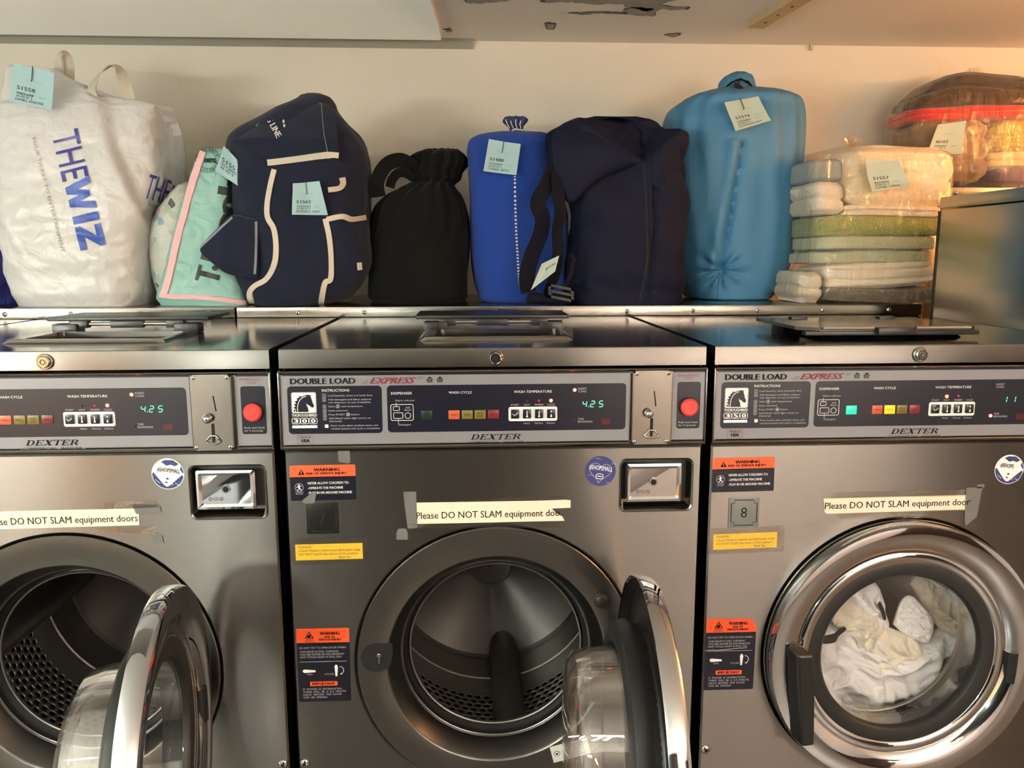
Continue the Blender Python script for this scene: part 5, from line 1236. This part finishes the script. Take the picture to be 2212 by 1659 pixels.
ticket('pale folded paper ticket on the strap of the navy backpack', ((1170, 570), (1208, 552), (1199, 586), (1146, 627)), .628, [('$27.50', .42, .52, .14, .90, 'ticket_ink', .02), ('~~~ ~', .15, .20, .10, .6, 'ticket_faint', .01)], 'ticket_green', seed=5, pin=False)

# --- teal stuff sack
t = thing('teal_stuff_sack', 'tall teal blue nylon stuff sack with a puckered front seam and cord lock', 'bag')
def tf(a, t_, v):
    f = 0
    if math.sin(a) < 0:
        ln = [(1553, 583), (1563, 508), (1578, 420), (1595, 306)]
        zz = [at(p[0], p[1], .83) for p in ln]
        for i in range(3):
            if zz[i].z <= v.z <= zz[i+1].z:
                k_ = (v.z-zz[i].z)/(zz[i+1].z-zz[i].z); xx = zz[i].x+(zz[i+1].x-zz[i].x)*k_
                d = v.x-xx; f += -.014*math.exp(-(d/.007)**2)+.010*math.exp(-((d+.022)/.014)**2)
        cx, cz = zz[0].x, zz[0].z; r = math.hypot(v.x-cx, v.z-cz); an = math.atan2(v.z-cz, v.x-cx)
        f += (-.022*math.exp(-(r/.018)**2)+.006*math.sin(an*9)*math.exp(-((r-.03)/.03)**2))
    f += .003*math.sin(a*16+v.z*6)*min(1, t_*1.5)
    return f
tb = Body('body', 'teal_nylon', t, [(652, 1510, 1630, .12), (642, 1486, 1652, .13), (610, 1466, 1676, .135), (560, 1456, 1694, .14), (480, 1446, 1710, .145), (400, 1440, 1718, .145), (320, 1437, 1724, .145), (270, 1438, 1727, .14), (240, 1450, 1726, .13), (220, 1474, 1716, .13), (207, 1502, 1698, .10), (199, 1530, 1672, .07), (194, 1552, 1632, .045)], .94, SHELF, nz=150, na=200, ex=2.5, disp=((.006, 6, (1, 1, .5)), (.0025, 20, (1, 1, .35))), seed=20, fold=tf)
Body('gathered_top', 'teal_nylon', t, [(197, 1556, 1630, .044), (188, 1556, 1628, .046), (176, 1560, 1626, .045), (165, 1568, 1622, .038), (158, 1580, 1612, .024), (155, 1588, 1604, .008)], .94, None, nz=40, na=100, disp=((.006, 20, (1, 1, 1)),), seed=21, fold=lambda a, t_, v: .0025*math.sin(a*9))
b = MB(); b.tube([at(1566, 190, .92), at(1580, 178, .89), at(1600, 170, .883), at(1618, 180, .89), at(1626, 190, .91)], .0022, 'black_cloth', 8); b.tube([at(1592, 182, .875), at(1600, 172, .878), at(1616, 176, .878), at(1626, 188, .89)], .0020, 'black_cloth', 8); b.build('drawcord', t)
c = at(1600, 206, .83); b = MB(); b.tube([c+Vector((-.002, .03, .030)), c+Vector((0, .012, .014)), c, c+Vector((.004, -.004, -.014))], [.009, .012, .0135, .009], 'black_plastic', 14); b.build('cord_lock', t)
tb.ribbon('seam', [(1553, 590), (1551, 620), (1549, 648)], 1.5, 'thread_teal', t, off=.001)
ticket('pale green paper ticket hanging from the cord lock of the teal sack', ((1565, 221), (1638, 208), (1664, 261), (1587, 284)), .775, std('51516', '7350889', 'Th13', "O'DONOGHUE, ANNA", 'Special'), 'ticket_green', seed=6)
# ------------------------------------------------------------------ folded towels in a clear bag
def terry(n, c, sc=260, st=.5): mat(n, c, 0.95, sheen=.3, bumps=((sc, st, (1, 1, 1), 3), (12, .25, (1, 1, 1), 3)), spec=.15)
terry('terry_white', 'e9dfd0'); terry('terry_green', '9aa35e', 130, .9); terry('terry_pale', 'c4cbb0', 200, .6)
terry('sheet_white', 'efe6d8', 90, .08); terry('mat_grey', '6b655c', 90, 1.0); terry('quilt_white', 'ead9bd', 70, .5)
terry('knit_brown', '4a3c2e', 200, .2); terry('fleece_red', 'd2383a', 160, .3); terry('cotton_olive', 'b5a255', 150, .2); terry('jacket_taupe', '8a7256', 90, .15)
terry('cotton_cream', 'd8c49a', 150, .15); terry('cotton_purple', '7d6a80', 150, .15); terry('grey_knit', '6a5a4b', 200, .2)
mat('grey_cloth', '9aa0a0', .9)
for n_, c_ in (('wet_white', 'e4e1e2'), ('wet_cream', 'e0d6c4'), ('wet_beige', 'b9ad98')): mat(n_, c_, .6, bumps=((9, .55, (1, 1, 1), 1.5, .9), (24, .4, (1, 1, 1), 2, .8)))
def folded(name, label, m, x0, x1, y0, y1, Yc, hd, seed, layers=1, group=None, cat='towel', sag=0, tilt=0, base=None, amp=.004, rp=3.0, dome=0):
    rows = []; N = 9
    for i in range(N):
        u = i/(N-1); q = 2*u-1; k_ = (max(0, 1-abs(q)**rp))**(1/rp) if abs(q) < 1 else 0
        kw = .90+.10*k_ if 0 < i < N-1 else .80
        cx = (x0+x1)/2; w_ = (x1-x0)/2*kw*(1-dome*u*u)
        rows.append((y1+(y0-y1)*u, cx-w_, cx+w_, max(.012, hd*(.80+.20*k_))))
    zc0 = at(x0, y1, Yc).z; zc1 = at(x0, y0, Yc).z
    def fo(a, t_, v):
        f = 0
        for l in range(1, layers): f -= .0065*math.exp(-((t_-l/layers-.05*math.sin(a*2+seed))/(.055))**2)
        return f
    vs, fs = loft_grid(rows, Yc, base, nz=40, na=130, ex=5.5, disp=((amp, 11, (1, 1, 1.6)), (amp*.5, 28, (1, 1, 1))), seed=seed, fold=fo)
    xm = at((x0+x1)/2, y0, Yc).x; hw = abs(at(x1, y0, Yc).x-xm)
    for v in vs:
        e_ = (v.x-xm)/hw; v.z += -sag*e_*e_ + tilt*e_ + amp*1.2*noise.noise(Vector((v.x*9, v.y*6, seed*4.4)))
    b = MB(); b.add(vs, fs, m); o = b.build(name, smooth=75); tag(o, label, cat, group)
    return o, vs, fs
G = 'folded linen in the clear bag'
TY, TH = .777, .112
folded('bath_mat', 'grey textured bath mat at the bottom of the towel stack', 'mat_grey', 1742, 1984, 620, 655, TY, TH, 31, 1, G, 'mat', sag=-.006, base=SHELF+.002)
folded('folded_sheet', 'smooth white folded sheet with creases above the grey mat', 'sheet_white', 1752, 1982, 560, 619, TY-.004, TH-.004, 32, 3, G, 'sheet', tilt=.010, amp=.006)
folded('small_towel', 'small white towel tucked at the left of the folded sheet', 'terry_white', 1694, 1748, 586, 640, TY-.01, TH-.02, 39, 2, G, base=SHELF+.002)
folded('hand_towel', 'thin pale green towel second below the olive towel', 'terry_pale', 1724, 1976, 540, 568, TY, TH, 33, 1, G, sag=.004)
folded('hand_towel', 'pale sage towel directly below the olive green towel', 'terry_pale', 1732, 1981, 511, 543, TY, TH, 34, 1, G)
folded('bath_towel', 'olive green fluffy towel in the middle of the stack', 'terry_green', 1728, 1991, 466, 515, TY, TH, 35, 1, G, sag=.003)
folded('bath_towel', 'thin white folded towel lying on the olive green towel', 'terry_white', 1782, 1992, 448, 474, TY-.003, TH, 36, 2, G)
folded('quilted_blanket', 'thick quilted white blanket on top of the towel stack', 'quilt_white', 1788, 2016, 328, 452, TY-.002, TH+.004, 37, 2, G, 'blanket', amp=.005, rp=2.4)
folded('pillow_case', 'white pillow case bunched left of the quilted blanket', 'terry_white', 1722, 1790, 400, 466, TY-.004, TH-.01, 38, 2, G, 'pillowcase', rp=2.2)
folded('grey_cloth', 'blue grey cloth at the upper left of the towel bag', 'grey_cloth', 1722, 1795, 352, 398, TY, TH-.03, 40, 1, G, 'cloth', rp=2.2)
def wr(am, fr, sz): return ((am, fr, (1, 1, sz)), (am*.5, fr*2.3, (1, 1, sz)))
t = thing('clear_plastic_bag', 'clear plastic bag around the stack of folded towels', 'bag')
Body('film', 'clear_film', t, [(656, 1704, 1992, .116), (630, 1682, 1996, .119), (560, 1700, 1998, .119), (480, 1716, 2008, .119), (420, 1720, 2020, .119), (360, 1726, 2020, .119), (338, 1734, 2010, .12), (326, 1780, 1960, .09), (318, 1815, 1900, .04), (312, 1830, 1862, .015)], TY, SHELF+.0005, nz=110, na=180, ex=5, disp=wr(.0035, 16, .5), seed=41)
b = MB(); 
for k_ in range(5):
    a = k_*1.25; b.tube([at(1842, 322, TY), at(1842+6*math.cos(a), 312, TY+.01*math.sin(a)), at(1842+13*math.cos(a), 302-3*(k_ % 2), TY+.02*math.sin(a))], [.004, .006, .009], 'clear_film', 8, cap=False)
b.build('tied_end', t)
ticket('pale green paper ticket on the clear bag of folded towels', ((1868, 345), (1942, 347), (1964, 403), (1881, 415)), .638, std('51557', '8625890', 'Fri14', 'LYNE, UMA'), 'ticket_green', seed=7, pin=False)

# ------------------------------------------------------------------ the clear bag of clothes on the high shelf
CY, CH = 1.075, .095
G2 = 'clothes in the clear bag on the high shelf'
folded('purple_garment', 'purple folded garment at the bottom of the clothes bag', 'cotton_purple', 2110, 2290, 366, 404, CY, CH, 51, 1, G2, 'garment', base=US+.002)
folded('cream_garment', 'cream folded garment above the purple one in the clothes bag', 'cotton_cream', 2090, 2290, 336, 372, CY, CH, 52, 2, G2, 'garment')
folded('olive_garment', 'yellow olive folded garment at the right of the clothes bag', 'cotton_olive', 2108, 2296, 268, 334, CY, CH-.004, 53, 2, G2, 'garment', sag=.004)
folded('taupe_jacket', 'taupe padded jacket at the left of the clothes bag', 'jacket_taupe', 1950, 2104, 272, 400, CY-.004, CH-.006, 54, 3, G2, 'garment', amp=.012, rp=2.2)
folded('red_fleece', 'bright red fleece lying across the clothes bag', 'fleece_red', 1936, 2292, 238, 268, CY-.003, CH+.004, 55, 2, G2, 'garment', sag=.012, amp=.008)
folded('brown_pullover', 'dark brown pullover on top of the clothes bag', 'knit_brown', 1944, 2262, 172, 236, CY-.002, CH, 56, 2, G2, 'garment', sag=.016, amp=.010, rp=2.0, dome=.42)
t = thing('clear_plastic_bag', 'clear crinkled plastic bag of clothes on the high shelf at the right', 'bag')
Body('film', 'clear_film', t, [(404, 1948, 2300, .095), (380, 1932, 2302, .105), (320, 1920, 2304, .11), (262, 1926, 2304, .11), (226, 1940, 2296, .105), (200, 1962, 2276, .095), (180, 1996, 2236, .08), (168, 2046, 2176, .05), (160, 2084, 2124, .018)], CY, US+.0005, nz=110, na=180, ex=3.4, disp=wr(.005, 14, .4), seed=57)
b = MB()
for k_ in range(6):
    a = k_*1.1; b.tube([at(2100, 166, CY), at(2100+8*math.cos(a), 160, CY+.01*math.sin(a)), at(2104+17*math.cos(a), 154-3*(k_ % 2), CY+.02*math.sin(a))], [.004, .008, .012], 'clear_film', 8, cap=False)
b.build('tied_end', t)
ticket('pale green paper ticket on the clear bag of clothes', ((2026, 269), (2088, 261), (2074, 333), (2001, 333)), .945, std('46162', '2920069', 'Wed', ''), 'ticket_green', seed=8, pin=False)

# ------------------------------------------------------------------ laundry in the drum of machine 8
def lump(name, label, m, poly, Y, bulge, seed, amp=.012, fr=16, cat='laundry'):
    b = MB(); pillow(b, poly, Y, bulge, m, seed, amp, fr, p=3.0, rings=36, n=180, back=.02, ridge=True)
    o = b.build(name, smooth=80); tag(o, label, cat, 'wet laundry behind the glass'); return o
lump('wet_laundry', 'big heap of wet white laundry filling the drum of machine 8', 'wet_white', [(1690, 1450), (1694, 1390), (1730, 1340), (1780, 1306), (1830, 1290), (1866, 1318), (1912, 1350), (1948, 1368), (1990, 1370), (2034, 1352), (2074, 1340), (2110, 1390), (2118, 1470), (2090, 1550), (2030, 1610), (1950, 1646), (1860, 1640), (1770, 1590), (1715, 1520)], .138, .034, 61, .014, 15)
lump('white_shirt', 'white garment with a dark trim rising at the top left of the drum window', 'wet_white', [(1776, 1330), (1800, 1290), (1846, 1262), (1886, 1256), (1904, 1282), (1910, 1316), (1916, 1352), (1880, 1372), (1810, 1372)], .122, .020, 62, .010, 26, 'garment')
lump('cream_garment', 'cream coloured garment in the middle of the wet white laundry', 'wet_cream', [(1838, 1296), (1870, 1312), (1912, 1350), (1962, 1372), (1990, 1396), (1988, 1432), (1946, 1448), (1890, 1440), (1858, 1410), (1844, 1376), (1800, 1352), (1804, 1312)], .106, .014, 63, .009, 24, 'garment')
lump('embroidered_cloth', 'white cloth with raised embroidery at the right of the drum window', 'wet_white', [(1930, 1350), (1946, 1302), (1966, 1286), (1990, 1306), (2016, 1342), (2008, 1386), (1980, 1384), (1950, 1368)], .104, .006, 64, .004, 70, 'cloth')
lump('beige_cloth', 'beige cloth curling along the upper right of the drum window', 'wet_beige', [(1966, 1262), (1986, 1240), (2022, 1246), (2054, 1290), (2074, 1350), (2062, 1380), (2024, 1352), (1994, 1312)], .120, .012, 65, .008, 20, 'cloth')  # beige cloth, darker than the white laundry
b = MB(); pillow(b, [(1772, 1376), (1800, 1370), (1812, 1364), (1822, 1354), (1828, 1360), (1812, 1374), (1802, 1388), (1776, 1390)], .088, .003, 'black_cloth', 66, .001)
tag(b.build('dark_strap', smooth=60), 'small dark strap lying on the wet white laundry', 'strap', 'wet laundry behind the glass')
b = MB(); pillow(b, [(1896, 1304), (1902, 1300), (1912, 1322), (1914, 1338), (1908, 1338), (1902, 1318)], .090, .002, 'black_cloth', 67, .001)
tag(b.build('dark_trim', smooth=60), 'thin dark trim beside the white garment at the top of the window', 'trim', 'wet laundry behind the glass')
